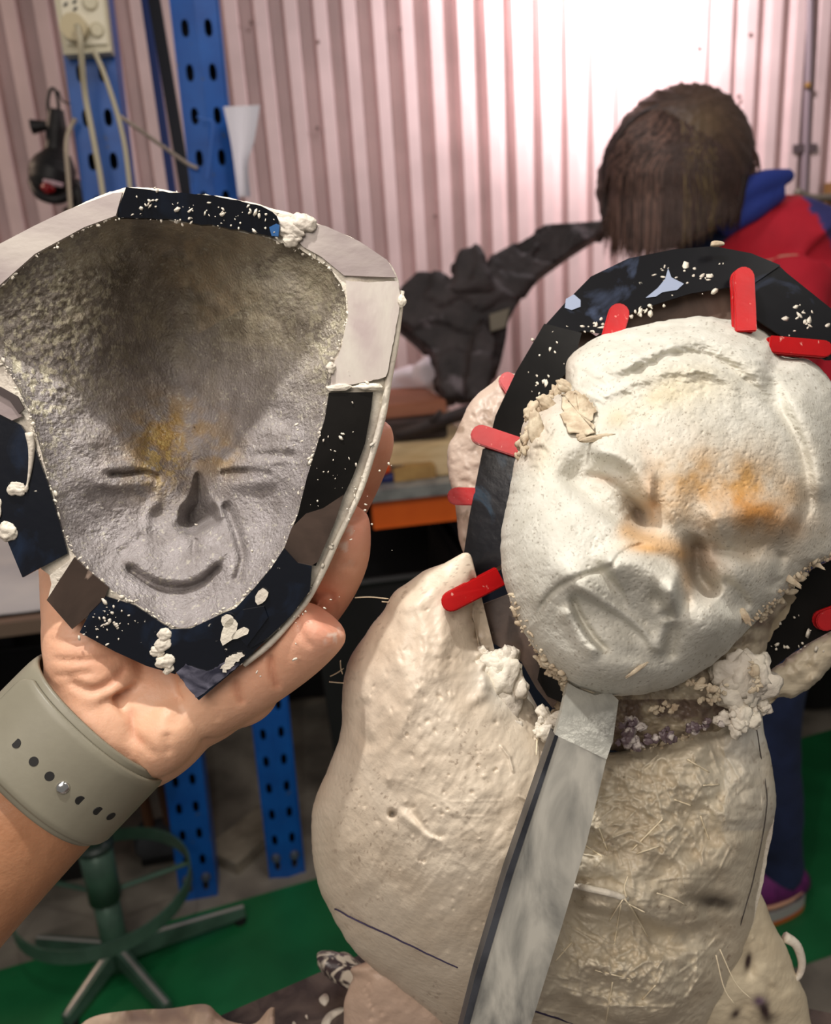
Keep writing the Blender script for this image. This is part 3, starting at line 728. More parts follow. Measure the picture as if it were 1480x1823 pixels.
MB().box(atY(1478, 400, WY-.04), (.025, .05, .24)).build('rail_post', mat('tan_post', srgb(140, 102, 60), .6), rl)

# ------------------------------------------------------------------ green stool
M_st = mat('green_steel', srgb(82, 112, 96), .38, srgb(66, 92, 78), 18, 4, .04, 100, .5, metal=.25)
sc_ = atZ(216, 1732, 0)
st = thing('stool', sc_, 'green steel workshop stool with round foot ring on the green floor', 'stool')
def up(z): return sc_+np.array([0, 0, z])
# height that puts the foot ring where the photo has it
def zfor(py, px=215):
    zs = np.linspace(0, .9, 400); ys = np.array([PX(up(z))[1] for z in zs]); return float(np.interp(-py, -ys, zs))
zr = zfor(1583); zt = zfor(1440)
MB().tube([up(.02), up(zr*.95)], .024, 16).build('lower_tube', M_st, st, True)
MB().tube([up(zr*.9), up(zr+.10)], .030, 16).build('sleeve', M_st, st, True)
MB().tube([up(zr+.09), up(zt), up(zt+.10)], .019, 16).build('upper_tube', M_st, st, True)
MB().tube([up(zr+.095), up(zr+.105)], .034, 16).build('collar', mat('stool_dark', srgb(40, 54, 48), .4), st, True)
RR = .158
rg = MB(); ring = [up(zr)+[RR*math.cos(a), RR*math.sin(a), 0] for a in np.linspace(0, 2*PI, 49)]
vs = []; fs = []
for k_, a in enumerate(np.linspace(0, 2*PI, 49)[:-1]):
    for r_, z_ in ((RR, -.014), (RR+.004, -.014), (RR+.004, .014), (RR, .014)): vs.append(up(zr+z_)+[r_*math.cos(a), r_*math.sin(a), 0])
fs = [(k_*4+j, k_*4+(j+1) % 4, ((k_+1) % 48)*4+(j+1) % 4, ((k_+1) % 48)*4+j) for k_ in range(48) for j in range(4)]
mk('foot_ring', vs, fs, M_st, st, False)
for i, (a, b) in enumerate(((435, 1625), (70, 1680), (300, 1800), (118, 1822))):
    e = atZ(a, b, 0.02); e = sc_+(e-sc_)*(1 if i != 1 else 1)
    d_ = e-sc_; d_[2] = 0; L_ = min(np.linalg.norm(d_), .30); d_ /= np.linalg.norm(d_); s_ = np.cross(d_, [0, 0, 1.])
    p0 = up(.055)+d_*.01; p1 = sc_+d_*L_+[0, 0, .030]
    leg = MB(); q = [p0-s_*.010+[0, 0, .016], p0+s_*.010+[0, 0, .016], p0+s_*.012-[0, 0, .02], p0-s_*.012-[0, 0, .02]]
    q2 = [p1-s_*.008+[0, 0, .006], p1+s_*.008+[0, 0, .006], p1+s_*.010-[0, 0, .014], p1-s_*.010-[0, 0, .014]]
    leg.add(q+q2, [(0, 1, 2, 3), (7, 6, 5, 4), (0, 4, 5, 1), (1, 5, 6, 2), (2, 6, 7, 3), (3, 7, 4, 0)])
    lo = leg.build('leg', M_st, st)
    tr = MB(); tr.tube([p0+[0, 0, .017], p1+[0, 0, .007]], .0035, 6); tr.build('leg_ridge', mat('highlight_steel', srgb(190, 184, 178), .3, metal=.6), lo)  # pale ridge colour stands in for the highlight along the leg
    MB().tube([p1+d_*-.01+[0, 0, -.012], p1+d_*-.01-[0, 0, .028]], .013, 10).build('foot', mat('rubber_foot', srgb(20, 20, 20), .7), lo)
    mb2 = MB(); h_ = up(zr-.012)+d_*RR; mb2.tube([up(zr-.01)+d_*.03, h_], .005, 6)
    if i in (0, 1): mb2.build('ring_spoke', M_st, st)
# round padded seat, above frame of view behind hand
zs_ = zt+.10
seat = MB(); pr = [(.001, 0), (.15, 0), (.165, .012), (.165, .035), (.15, .045), (.001, .048)]
vv = np.array([[sc_[0]+r_*math.cos(a), sc_[1]+r_*math.sin(a), zs_+z_] for r_, z_ in pr for a in th])
ff = [(i*32+j, i*32+(j+1) % 32, (i+1)*32+(j+1) % 32, (i+1)*32+j) for i in range(len(pr)-1) for j in range(32)]
mk('seat', vv, ff, mat('seat_black', srgb(28, 26, 26), .5), st)

# ================================================================== PERSON AT THE BACK
PYW = 1.36
def pb(path, n=18, m=14, squash=None):
    """tube through (px, py, radius px, world Y)"""
    p = np.array(path, float); c = np.array([atY(a, b, y) for a, b, _, y in p]); z = np.array([PX(q)[2] for q in c])
    rr = p[:, 2]*z/FPX; q = catmull(c, m, False); r_ = np.interp(np.linspace(0, 1, m), np.linspace(0, 1, len(rr)), rr)
    return tube_geo(q, r_, n)
def pe(px, py, Y, rx, ry, rd, ang=0, sub=3):
    z = PX(atY(px, py, Y))[2]; return blob_geo(px, py, z, rx, ry, rd, 0, 0, sub, ang)
per = thing('person', atZ(1385, 1600, 0), 'person bending forward, brown hair hiding the face, navy and red jacket, jeans', 'person')
# continuous body: head, neck, trunk, arms, legs
_H1 = PX((atY(1190, 850, 1.62)[0], 1.62, BT+.03))[1]; _H2 = PX((atY(1180, 850, 1.72)[0], 1.72, BT+.03))[1]
body = [pe(1205, 305, 1.37, 100, 122, 110, -12), pb([(1225, 390, 50, 1.37), (1290, 440, 52, 1.36), (1330, 480, 60, 1.35)]),
        pb([(1370, 470, 84, 1.36), (1430, 560, 125, 1.35), (1450, 720, 130, 1.34), (1440, 900, 125, 1.32), (1410, 1010, 115, 1.30)]),
        pb([(1400, 480, 58, 1.28), (1385, 650, 46, 1.22), (1330, 790, 40, 1.31), (1235, 800, 30, 1.46), (1194, _H1-5, 22, 1.62)]),
        pb([(1330, 470, 52, 1.48), (1290, 640, 44, 1.55), (1228, 765, 34, 1.63), (1184, _H2-4, 22, 1.70)]),
        pb([(1420, 990, 80, 1.26), (1372, 1150, 68, 1.25), (1366, 1300, 50, 1.24), (1378, 1450, 38, 1.235), (1388, 1570, 28, 1.235), (1388, 1600, 26, 1.235)]),
        pb([(1395, 990, 80, 1.36), (1340, 1150, 66, 1.42), (1310, 1300, 46, 1.45), (1300, 1450, 36, 1.46), (1295, 1540, 28, 1.46)])]
# five fingers on each hand, resting on the bench
for bx, by, Yb, s in ((1190, _H1-4, 1.62, 1), (1180, _H2-4, 1.72, 1)):
    for k_, (dx, dy, ln) in enumerate(((-34, -2, .8), (-40, 8, 1), (-38, 18, 1.05), (-30, 27, .9), (-6, 30, .7))):
        body.append(pb([(bx-4, by+k_, 9, Yb+.004*k_), (bx+dx*.6*ln, by+2, 8, Yb+.008*k_), (bx+dx*ln*1.2, by+3, 6, Yb+.010*k_)], 8, 8))
remesh('body', body, .0075, mat('person_skin', srgb(206, 158, 134), .5), per, 6)
# jacket
def jcol(v, n):
    X, Y, _ = PX(v); c = np.tile(srgb(40, 52, 84), (len(v), 1))
    d, sd, t = polydist(X, Y, [(1395, 300), (1366, 340), (1315, 400), (1270, 455), (1240, 520), (1230, 700)])
    red = (sd < 0)
    d2, sd2, _ = polydist(X, Y, [(1405, 300), (1425, 342), (1462, 400), (1490, 450), (1530, 560)])
    red &= (sd2 > 0)
    c[red] = srgb(196, 34, 52)
    blue = (sd2 <= 0) & (~red); c[blue] = srgb(62, 62, 120)
    return c
M_jk = mat('jacket_cloth', W1, .8, (.86, .86, .86), 26, 4, .12, 60, .3, vcol=True)
jk = [pb([(1360, 440, 80, 1.36), (1395, 478, 118, 1.35), (1432, 570, 142, 1.35), (1455, 720, 142, 1.34), (1445, 880, 135, 1.32), (1425, 960, 128, 1.31)]),
      pb([(1250, 450, 44, 1.36), (1310, 440, 70, 1.36), (1380, 440, 92, 1.35), (1420, 470, 110, 1.33)]),
      pb([(1225, 470, 38, 1.35), (1280, 428, 50, 1.345), (1330, 404, 54, 1.34), (1395, 430, 84, 1.34)]),
      pb([(1405, 490, 72, 1.28), (1388, 650, 58, 1.22), (1335, 780, 50, 1.30), (1266, 800, 36, 1.42)]),
      pb([(1330, 480, 60, 1.48), (1292, 640, 54, 1.55), (1245, 735, 42, 1.59), (1224, 762, 36, 1.61)])]
def jk_post(v, n): return v+n*(.008*fbm3(v, .10, 3, 14))[:, None]
j = remesh('jacket', jk, .008, M_jk, per, 6, jk_post, jcol)
cl = [pb([(1262, 398, 16, 1.31), (1300, 358, 24, 1.30), (1345, 330, 25, 1.30), (1388, 318, 20, 1.31), (1408, 312, 12, 1.32)], 12), pb([(1280, 410, 20, 1.31), (1330, 375, 26, 1.30), (1390, 340, 18, 1.31)], 12)]
remesh('collar', cl, .006, mat('royal_blue_cloth', srgb(34, 56, 140), .75), j, 4)['label'] = 'royal blue collar'
# trousers
tr = [pb([(1425, 960, 118, 1.31), (1415, 1020, 112, 1.30)]), pb([(1422, 985, 88, 1.26), (1374, 1150, 76, 1.25), (1366, 1300, 58, 1.24), (1378, 1450, 50, 1.235), (1389, 1560, 39, 1.235)]),
      pb([(1395, 985, 88, 1.36), (1340, 1150, 74, 1.42), (1310, 1300, 54, 1.45), (1300, 1450, 46, 1.46), (1296, 1520, 38, 1.46)])]
def tr_post(v, n): return v+n*(.006*fbm3(v, .06, 3, 24))[:, None]
remesh('jeans', tr, .008, mat('denim', srgb(34, 48, 86), .85, srgb(22, 32, 60), 12, 4), per, 5, tr_post)
# shoes: sole, midsole, upper, stripe
def shoe(fx, fy, heel, toe, yofs, first):
    g0 = atZ(*heel, 0); g1 = atZ(*toe, 0); g0[1] += yofs; g1[1] += yofs
    d_ = (g1-g0); L_ = np.linalg.norm(d_); d_ /= L_; s_ = np.cross([0, 0, 1.], d_); L_ = .245
    def lay(z0, z1, gx, m, name, parent, taper_=1.0):
        n = 28; a = np.linspace(0, 2*PI, n, endpoint=False); ux = .5-.5*np.cos(a); wv = np.sin(a)*(.036+.012*ux)
        ring = lambda z_, g_: np.array([g0+d_*(u*L_*(1-.02*g_)+.002*g_)+s_*w_*g_+[0, 0, z_] for u, w_ in zip(ux, wv)])
        v = np.vstack([ring(z0, gx), ring(z1, gx*taper_)]); f = [tuple(range(n-1, -1, -1)), tuple(range(n, 2*n))]+[(i, (i+1) % n, n+(i+1) % n, n+i) for i in range(n)]
        return mk(name, v, f, m, parent, False)
    sh = lay(.0, .012, 1.06, mat('orange_sole', srgb(216, 110, 50), .6), 'shoe', per)
    sh['label'] = 'purple running shoe with white midsole and orange sole' if first else 'second purple running shoe'
    lay(.0125, .034, 1.05, mat('white_midsole', srgb(190, 184, 180), .6), 'midsole', sh)
    up_ = []
    for u, h_, r_ in ((.10, .075, .036), (.25, .075, .038), (.45, .062, .040), (.65, .046, .041), (.82, .036, .038), (.93, .030, .028)):
        pass
    q = np.array([g0+d_*(u*L_)+[0, 0, .034+h_*.42] for u, h_ in ((.06, .05), (.12, .085), (.28, .09), (.45, .075), (.65, .048), (.85, .032), (.97, .02))])
    v, f = tube_geo(q, [.026, .040, .042, .041, .036, .028, .012], 18)
    v[:, 2] = np.maximum(v[:, 2], .034)
    mk('shoe_upper', v, f, mat('purple_mesh', srgb(112, 30, 104), .7, srgb(84, 22, 84), 60, 3), sh)
    # light curved flash along the side facing the camera
    sd = -1 if (s_ @ (CAM-g0)) < 0 else 1
    fl_ = [(.14, .072), (.25, .058), (.40, .050), (.55, .054), (.74, .066)]
    c = np.array([g0+d_*(u*L_)+s_*sd*(.040+.0025*math.sin(u*3))+[0, 0, h_] for u, h_ in fl_])
    v, f = tube_geo(catmull(c, 20, False), np.interp(np.linspace(0, 1, 20), [0, .3, .7, 1], [.001, .004, .005, .002]), 8)
    mk('side_flash', v, f, mat('flash', srgb(212, 160, 130), .5), sh)
shoe(0, 0, (1432, 1610), (1330, 1628), .0, True)
shoe(0, 0, (1318, 1540), (1235, 1550), .0, False)
# hair: cap plus hanging locks
hc = [pe(1208, 290, 1.36, 128, 128, 128, -10), pe(1180, 330, 1.37, 118, 105, 118, 0), pe(1255, 330, 1.39, 78, 105, 100, 20)]
def hair_post(v, n):
    X, Y, _ = PX(v); a = np.arctan2(Y-175, X-1255)
    return v+n*(.004*fbm(a*150, Y*.05, 10, 3, 33)+.002*fbm(a*400, Y*.05, 9, 2, 34))[:, None]
def hair_col(v, n):
    X, Y, _ = PX(v); a = np.arctan2(Y-175, X-1255)
    k_ = .5+.5*fbm(a*170, Y*.06, 9, 3, 35); k_ = np.clip(k_, 0, 1)[:, None]
    c0 = np.array(srgb(56, 41, 36)); c1 = np.array(srgb(100, 76, 63))
    base = c0*(1-k_)+c1*k_
    g_ = gs(X, Y, 1245, 225, 26, 34, 60, .35)[:, None]  # olive highlight painted into the hair colour
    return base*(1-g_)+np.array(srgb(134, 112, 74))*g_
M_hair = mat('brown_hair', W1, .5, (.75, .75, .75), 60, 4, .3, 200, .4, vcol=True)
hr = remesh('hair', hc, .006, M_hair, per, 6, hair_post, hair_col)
lk = MB(); r7 = np.random.default_rng(17); hv = []; hf = []; hcols = []; nn_ = 0
def lock(pts, r_, col, Y=1.30):
    global nn_
    c = np.array([atY(a, b, y) for a, b, y in pts]); q = catmull(c, 12, False)
    v, f = tube_geo(q, r_*np.array([.7, .9, 1, 1, 1, .95, .9, .8, .65, .5, .3, .1]), 5)
    hv.append(v); hf.extend([[i+nn_ for i in k_] for k_ in f]); hcols.append(np.tile(col, (len(v), 1))); nn_ += len(v)
_zc = PX(atY(1208, 290, 1.36))[2]
def hairZ(x, y): return _zc-(132*_zc/FPX)*math.sqrt(max(0, 1-((x-1208)/136)**2-((y-292)/138)**2))-.010
def hlock(pts, r_, col, drop=.012):
    global nn_
    z = [hairZ(x_, min(y_, 372)) for x_, y_ in pts]
    c = np.array([P(x_, y_, np.array(z_)) for (x_, y_), z_ in zip(pts, z)]); q = catmull(c, 12, False)
    v, f = tube_geo(q, r_*np.array([.7, .9, 1, 1, 1, .95, .9, .8, .65, .5, .3, .1]), 5)
    hv.append(v); hf.extend([[i+nn_ for i in k_] for k_ in f]); hcols.append(np.tile(col, (len(v), 1))); nn_ += len(v)
for i in range(1100):
    u = r7.random(); xe = 1074+u*240+r7.normal(0, 4); ye = 408+52*math.sin(min(.12+u*1.1, 1)*PI)*r7.random()**.4+r7.normal(0, 9 if u > .5 else 19)-(10 if u > .8 else 0)
    cx_, cy_ = 1240+r7.normal(0, 22), 186+abs(r7.normal(0, 14))
    cc = np.array(srgb(74, 55, 48))*(.7+.6*r7.random())
    if u < .4 and r7.random() < .4: cc = np.array(srgb(122, 92, 80))*(.8+.4*r7.random())
    if .55 < u < .85 and r7.random() < .25: cc = np.array(srgb(116, 96, 66))*(.7+.4*r7.random())
    sp = min(abs(u-.5)*2, 1)
    hlock([(cx_, cy_), (cx_+(xe-cx_)*.62, cy_+36+20*(1-sp)), (cx_+(xe-cx_)*.92, 290+r7.normal(0, 8)), (xe+4, 350), (xe+r7.normal(0, 6), ye)], .0022, cc)
for i in range(380):
    s_ = r7.random(); right_ = r7.random() < .62
    cc = np.array(srgb(60, 45, 40))*(.7+.6*r7.random())
    if right_: hlock([(1242+r7.normal(0, 14), 180+r7.random()*8), (1290+s_*16, 204+10*s_), (1324+s_*9, 262+14*s_), (1322+s_*12, 330+20*s_), (1306+s_*14, 372+26*r7.random())], .0022, cc)
    else: hlock([(1236+r7.normal(0, 14), 178+r7.random()*8), (1150-s_*14, 196+8*s_), (1092-s_*12, 262), (1078-s_*4, 330), (1086+r7.normal(0, 6), 385+40*r7.random())], .0022, cc)
for i in range(110):   # thin tips at lower left, backlight painted in as paler brown
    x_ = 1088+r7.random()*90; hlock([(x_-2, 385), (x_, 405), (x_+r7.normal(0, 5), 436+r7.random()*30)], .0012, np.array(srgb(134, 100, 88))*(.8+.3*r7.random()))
for i in range(34):   # flyaways on the right
    s_ = r7.random()
    lock([(1285, 205+60*s_, 1.29), (1325, 240+50*s_, 1.29), (1346+r7.normal(0, 5), 275+30*s_, 1.29), (1352+r7.normal(0, 6)-22*s_, 300+24*s_, 1.29)], .0014, np.array(srgb(80, 56, 48)))
o = mk('hair_locks', np.vstack(hv), hf, M_hair, hr, True, np.vstack(hcols)); o['kind'] = 'stuff'

# ================================================================== WORK TABLE
TZ = atZ(640, 1700, 0)[2]
TZ = H-.335
q1, q2 = atZ(398, 1806, TZ), atZ(640, 1700, TZ)
ed = (q2-q1)/np.linalg.norm(q2-q1); ip = np.cross(ed, [0, 0, 1.])          # into the table (right / near)
if (ip@(CAM-q1)) < 0 and (ip@_R) < 0: ip = -ip
tbT = thing('work_table', np.array([*(q2+ip*.25)[:2], 0]), 'dark brown work table with white plaster splashes under the bust', 'table')
M_tab = mat('stained_tabletop', srgb(62, 50, 46), .35, srgb(96, 82, 74), 60, 6, .3, 220, .5, dist=1.0, col3=srgb(28, 22, 22), n3=30, thr3=(.56, .64), bdist=.001)
kc = q2+ed*.035; q3 = atZ(1500, 1808, TZ); e2_ = (q3-kc)/np.linalg.norm(q3-kc)
qa = kc-ed*.42; qb = kc+e2_*.52; qc = qa+e2_*.52
top_ = np.array([qa, kc, qb, qc]); cen_ = top_.mean(0)
mk('table_top', np.vstack([top_, top_-[0, 0, .022]]), [(3, 2, 1, 0), (4, 5, 6, 7), (0, 1, 5, 4), (1, 2, 6, 5), (2, 3, 7, 6), (3, 0, 4, 7)], M_tab, tbT, False)
apr = cen_+(top_-cen_)*.9-[0, 0, .0225]
mk('apron', np.vstack([apr, apr-[0, 0, .06]]), [(3, 2, 1, 0), (4, 5, 6, 7), (0, 1, 5, 4), (1, 2, 6, 5), (2, 3, 7, 6), (3, 0, 4, 7)], mat('table_apron', srgb(58, 48, 42), .6), tbT, False)
for q_ in cen_+(top_-cen_)*.82:
    MB().box([q_[0], q_[1], (TZ-.083)/2], (.04, .04, TZ-.083)).build('leg', mat('table_leg', srgb(70, 58, 50), .6), tbT)
for i, pts in enumerate(([(568, 1778), (580, 1768), (586, 1778), (578, 1788)], [(572, 1822), (585, 1802), (610, 1792), (612, 1798), (592, 1812), (584, 1830)], [(543, 1808), (547, 1806), (548, 1812)], [(520, 1822), (523, 1818), (527, 1822)])):
    p = resample(catmull(pts, 24), 20); a = np.array([atZ(x_, y_, TZ+.0012) for x_, y_ in p]); k_ = len(a)
    mk('plaster_splash', np.vstack([a, a-[0, 0, .0016]]), [tuple(range(k_)), tuple(range(2*k_-1, k_-1, -1))]+[(i_, k_+i_, k_+(i_+1) % k_, (i_+1) % k_) for i_ in range(k_)], MT['plaster_white'], tbT)
def zt_(px, py, up=.0):  return PX(atZ(px, py, TZ+up))[2]
def onT(px, py, rx, ry, seed, rough=.3, ang=0, lift=.5):
    z = zt_(px, py, .010); return blob_geo(px, py, z, rx, ry, min(rx, ry), seed, rough, 4, ang)
# plaster-smeared lump left of the bust
v, f = onT(612, 1728, 52, 26, 4, .25, -28)
o = mk('plaster_lump', v, f, mat('smeared_lump', srgb(70, 58, 60), .3, srgb(214, 204, 186), 55, 4, .2, 200, dist=2.5, streak=(1, 3, 1), thr=(.47, .55), bdist=.001), None); tag(o, 'dark lump smeared with white plaster beside the base of the bust', 'lump')
# crumpled clear film at the bottom edge
fz = []
n = 60; gx, gy = np.meshgrid(np.linspace(0, 1, n), np.linspace(0, 1, 24), indexing='ij')
topl = catmull([(120, 1850), (160, 1816), (235, 1803), (300, 1800), (362, 1792), (385, 1808), (405, 1822), (450, 1828), (478, 1800), (488, 1802), (470, 1850)], n, False)
PXg = topl[:, 0][:, None]+0*gy; PYg = topl[:, 1][:, None]+gy*140
Zg = zt_(300, 1830)-.012+.010*fbm(PXg, PYg, 45, 4, 77)-gy*.05
vv = P(PXg, PYg, Zg).reshape(-1, 3); ii = np.arange(n*24).reshape(n, 24)
qd = np.stack([ii[:-1, :-1], ii[:-1, 1:], ii[1:, 1:], ii[1:, :-1]], -1).reshape(-1, 4)
o = mk('crumpled_film', np.vstack([vv, vv+_F*.002]), np.vstack([qd, qd[:, ::-1]+n*24]), mat('film', srgb(206, 184, 160), .3, srgb(180, 156, 134), 50, 4, .2, 200, bdist=.001), None)
tag(o, 'crumpled beige plastic film at the near edge of the table', 'film')

# ================================================================== BUST
bust = thing('clay_bust', atZ(1010, 1930, TZ), 'half life size clay bust of a laughing head in a plaster jacket', 'sculpture')
def bodyZ(x, y): return .280+(np.asarray(y)-1000)/820*.057+0*np.asarray(x)
# ---- body height map
BR = Raster(520, 940, 1480, 1880)
X, Y = BR.X, BR.Y
h = BR.h
h += 11*fbm(X, Y, 170, 4, 3)+5*fbm(X, Y, 46, 3, 8)
right = 1/(1+np.exp(-(X-1020+(Y-1400)*.33)/30))
h += right*(38*fbm(X, Y, 100, 3, 13)+22*fbm(X, Y, 42, 3, 15)+7*np.abs(fbm(X, Y, 20, 3, 16)))
h += (1-right)*(2.5*fbm(X*1.0+Y*.6, (Y-X*.6)*.35, 22, 3, 18))
h += gs(X, Y, 820, 1560, 150, 170, 0, 46)            # belly
h += gs(X, Y, 690, 1250, 70, 90, 20, 20)             # shoulder
h += gs(X, Y, 1180, 1420, 110, 60, 20, 26)           # chest right
h += gs(X, Y, 1180, 1580, 150, 26, 14, 26)           # plaster fold
h -= gs(X, Y, 1160, 1650, 150, 30, 12, 26)
h += gs(X, Y, 1130, 1740, 130, 40, 0, 16)
h += crest(X, Y, [(1020, 1600), (1080, 1618), (1140, 1624), (1200, 1648), (1268, 1630)], 52, 66, 15, .12)
h += crest(X, Y, [(1060, 1338), (1120, 1352), (1200, 1346), (1290, 1312), (1350, 1286)], 26, 14, 50, .12)
h += crest(X, Y, [(1010, 1700), (1080, 1722), (1180, 1712), (1280, 1690)], 30, 20, 44, .15)+crest(X, Y, [(1010, 1770), (1080, 1800), (1150, 1815), (1230, 1790)], 34, 40, 18, .15)
for a_, b_, r_, m_ in ((1250, 1398, 24, 26), (1300, 1452, 20, 22), (1330, 1385, 16, 20), (1180, 1508, 26, 28), (1292, 1532, 22, 30), (1100, 1480, 20, 18), (1230, 1560, 26, 24), (1140, 1400, 18, 16), (1210, 1450, 16, -20), (1265, 1490, 14, -18), (1320, 1500, 14, 18), (1080, 1545, 18, 16), (1180, 1760, 24, 26), (1250, 1740, 18, 20), (1100, 1680, 20, -16)):
    h += sgs(X, Y, a_, b_, r_*1.3, r_, 20, m_, 3)
h += step(X, Y, [(640, 1150), (660, 1240), (665, 1310), (668, 1345)], 4, 40, -10)
h += ridge(X, Y, [(655, 1240), (640, 1290), (665, 1340)], 9, -13)
h += ridge(X, Y, [(700, 1090), (760, 1060), (820, 1010)], 10, 8)+ridge(X, Y, [(690, 1090), (730, 1045), (830, 995)], 5, -5)
for a, b in (((735, 1060), (760, 1180)), ((700, 1140), (720, 1260)), ((790, 1060), (770, 1220)), ((760, 1150), (700, 1330))):
    h += ridge(X, Y, [a, ((a[0]+b[0])/2+8, (a[1]+b[1])/2), b], 10, 7)
h += ridge(X, Y, [(705, 1440), (740, 1470), (790, 1505)], 6, 7)+ridge(X, Y, [(722, 1425), (760, 1480), (800, 1490)], 4, -5)
h += gs(X, Y, 699, 1449, 5, 5, 0, -22)
h += step(X, Y, [(1010, 1625), (1080, 1640), (1140, 1640), (1200, 1665), (1262, 1640)], 3, 60, 14)
h += gs(X, Y, 1275, 1605, 34, 13, 8, -34)            # open hole
h += ridge(X, Y, [(1015, 1578), (1060, 1585), (1110, 1598)], 6, 15, .05)   # white tie
rr = np.random.default_rng(5)
for i in range(420):                                   # chopped fibres under plaster on right chest
    cx, cy = (rr.normal(1165, 75), rr.normal(1430, 62)) if i % 2 else (rr.normal(1120, 70), rr.normal(1735, 50))
    a = rr.random()*PI if i % 3 else rr.normal(.6, .25); l_ = rr.uniform(18, 60)
    BR.line((cx-l_*math.cos(a), cy-l_*math.sin(a)), (cx+l_*math.cos(a), cy+l_*math.sin(a)), rr.uniform(1.3, 2.6), rr.uniform(1.5, 5.5), rr.normal(0, .16))
for i in range(70):
    BR.line(*[(rr.uniform(720, 900), rr.uniform(1380, 1600))]*1+[(rr.uniform(720, 900), rr.uniform(1380, 1600))], rr.uniform(1.5, 3), rr.uniform(.4, 1.2), .1) if i < 20 else BR.stamp(rr.uniform(1050, 1370), rr.uniform(1320, 1800), rr.uniform(3, 9), rr.uniform(-5, 7))
for i in range(170): BR.stamp(rr.uniform(560, 1380), rr.uniform(1030, 1820), rr.uniform(1.2, 2.6), -rr.uniform(2, 5.5))
for i in range(60): BR.stamp(rr.normal(760, 70), rr.normal(1200, 80), rr.uniform(1.2, 2.2), -rr.uniform(2, 4), 70, 2.2)
for i in range(70): BR.stamp(rr.uniform(600, 1380), rr.uniform(1350, 1820), rr.uniform(1.5, 3.5), rr.uniform(1.5, 4))
# rough torn neckline
for i in range(420):
    t = rr.random(); cx = 850+t*500; cy = 1180+95*math.sin(t*PI*.9)+rr.normal(0, 22)+ (18 if t > .3 else 0)
    BR.stamp(cx, cy, rr.uniform(2.5, 8), rr.uniform(-7, 9), rr.random()*180, rr.uniform(1, 2))
for i in range(160): BR.stamp(rr.normal(1325, 26), rr.normal(1225, 34), rr.uniform(3, 8), rr.uniform(-4, 12))
h -= gs(X, Y, 1195, 1285, 75, 17, -9, 22)+gs(X, Y, 1125, 1300, 30, 16, 20, 16)
NK = catmull([(955, 1185), (985, 1268), (1040, 1330), (1100, 1318), (1180, 1318), (1260, 1280), (1330, 1190)], 60, False)

def body_col(X, Y):
    base = np.array(srgb(226, 213, 192)); c = np.tile(base, (len(X), 1))
    n1 = np.clip(.5+fbm(X, Y, 120, 4, 41), 0, 1)[:, None]
    c = c*(1-.16*n1)+np.array(srgb(196, 176, 152))*.16*n1
    pk = np.clip(gs(X, Y, 680, 1180, 110, 190, 10, 1.0), 0, 1)[:, None]*.25  # pinkish tone painted in for the mould's cast shadow
    c = c*(1-pk)+np.array(srgb(206, 176, 156))*pk
    gy_ = np.clip(right_at(X, Y), 0, 1)[:, None]*.75
    c = c*(1-gy_)+np.array(srgb(202, 193, 170))*gy_
    # dark brown clay showing at the neckline, purple stains
    d, sd, t = polydist(X, Y, NK); nk = np.exp(-(d/16)**2)*np.clip(.55+1.5*fbm(X, Y, 26, 4, 51), 0, 1)*np.clip((X-1060)/40, 0, 1)
    nk = np.clip(nk+gs(X, Y, 1195, 1285, 72, 16, -9, .9)*np.clip(.8+fbm(X, Y, 20, 3, 55), 0, 1), 0, 1)[:, None]
    c = c*(1-nk)+np.array(srgb(92, 72, 66))*nk
    wh = np.clip(gs(X, Y, 905, 1215, 42, 30, 40, 1)*1.2+gs(X, Y, 1330, 1280, 36, 50, 0, .8), 0, 1)[:, None]
    c = c*(1-wh)+np.array(srgb(228, 224, 212))*wh
    grey = np.clip(np.where((X > 1290) & (Y > 1270) & (Y < 1480), 1, 0)*.4*(.6+fbm(X, Y, 60, 3, 61)), 0, .5)[:, None]
    c = c*(1-grey)+np.array(srgb(196, 196, 190))*grey
    hole = np.clip(gs(X, Y, 1275, 1606, 30, 9, 8, 1.2)+gs(X, Y, 699, 1449, 4, 4, 0, 1), 0, 1)[:, None]*.85
    c = c*(1-hole)+np.array(srgb(40, 32, 26))*hole
    dirt = (fbm(X, Y, 7, 3, 71) > .50)[:, None]*.5*np.clip(fbm(X, Y, 90, 2, 73)+.5, 0, 1)[:, None]
    c = c*(1-dirt)+np.array(srgb(120, 94, 74))*dirt
    return c
def right_at(X, Y): return 1/(1+np.exp(-(X-1020+(Y-1400)*.33)/30))
body_out = [(838, 1088), (842, 1040), (836, 985), (785, 1005), (735, 1028), (702, 1055), (684, 1085), (652, 1130), (622, 1175), (609, 1225), (606, 1300), (588, 1360), (560, 1420), (554, 1480), (562, 1550), (582, 1612), (615, 1672), (648, 1712), (700, 1750), (800, 1830), (880, 1880), (1000, 1890), (1180, 1880), (1240, 1850), (1290, 1770), (1335, 1660), (1356, 1560), (1366, 1500), (1381, 1432), (1372, 1350), (1358, 1275), (1366, 1205), (1342, 1196), (1318, 1250), (1250, 1290), (1170, 1316), (1080, 1338), (1010, 1312), (962, 1262), (930, 1212), (884, 1166), (852, 1146)]
relief('plaster_jacket', body_out, (960, 1480), bodyZ, .048, BR.at, MT['plaster'], bust, 760, 300, .05, body_col, 3.2, 3, power=.8)

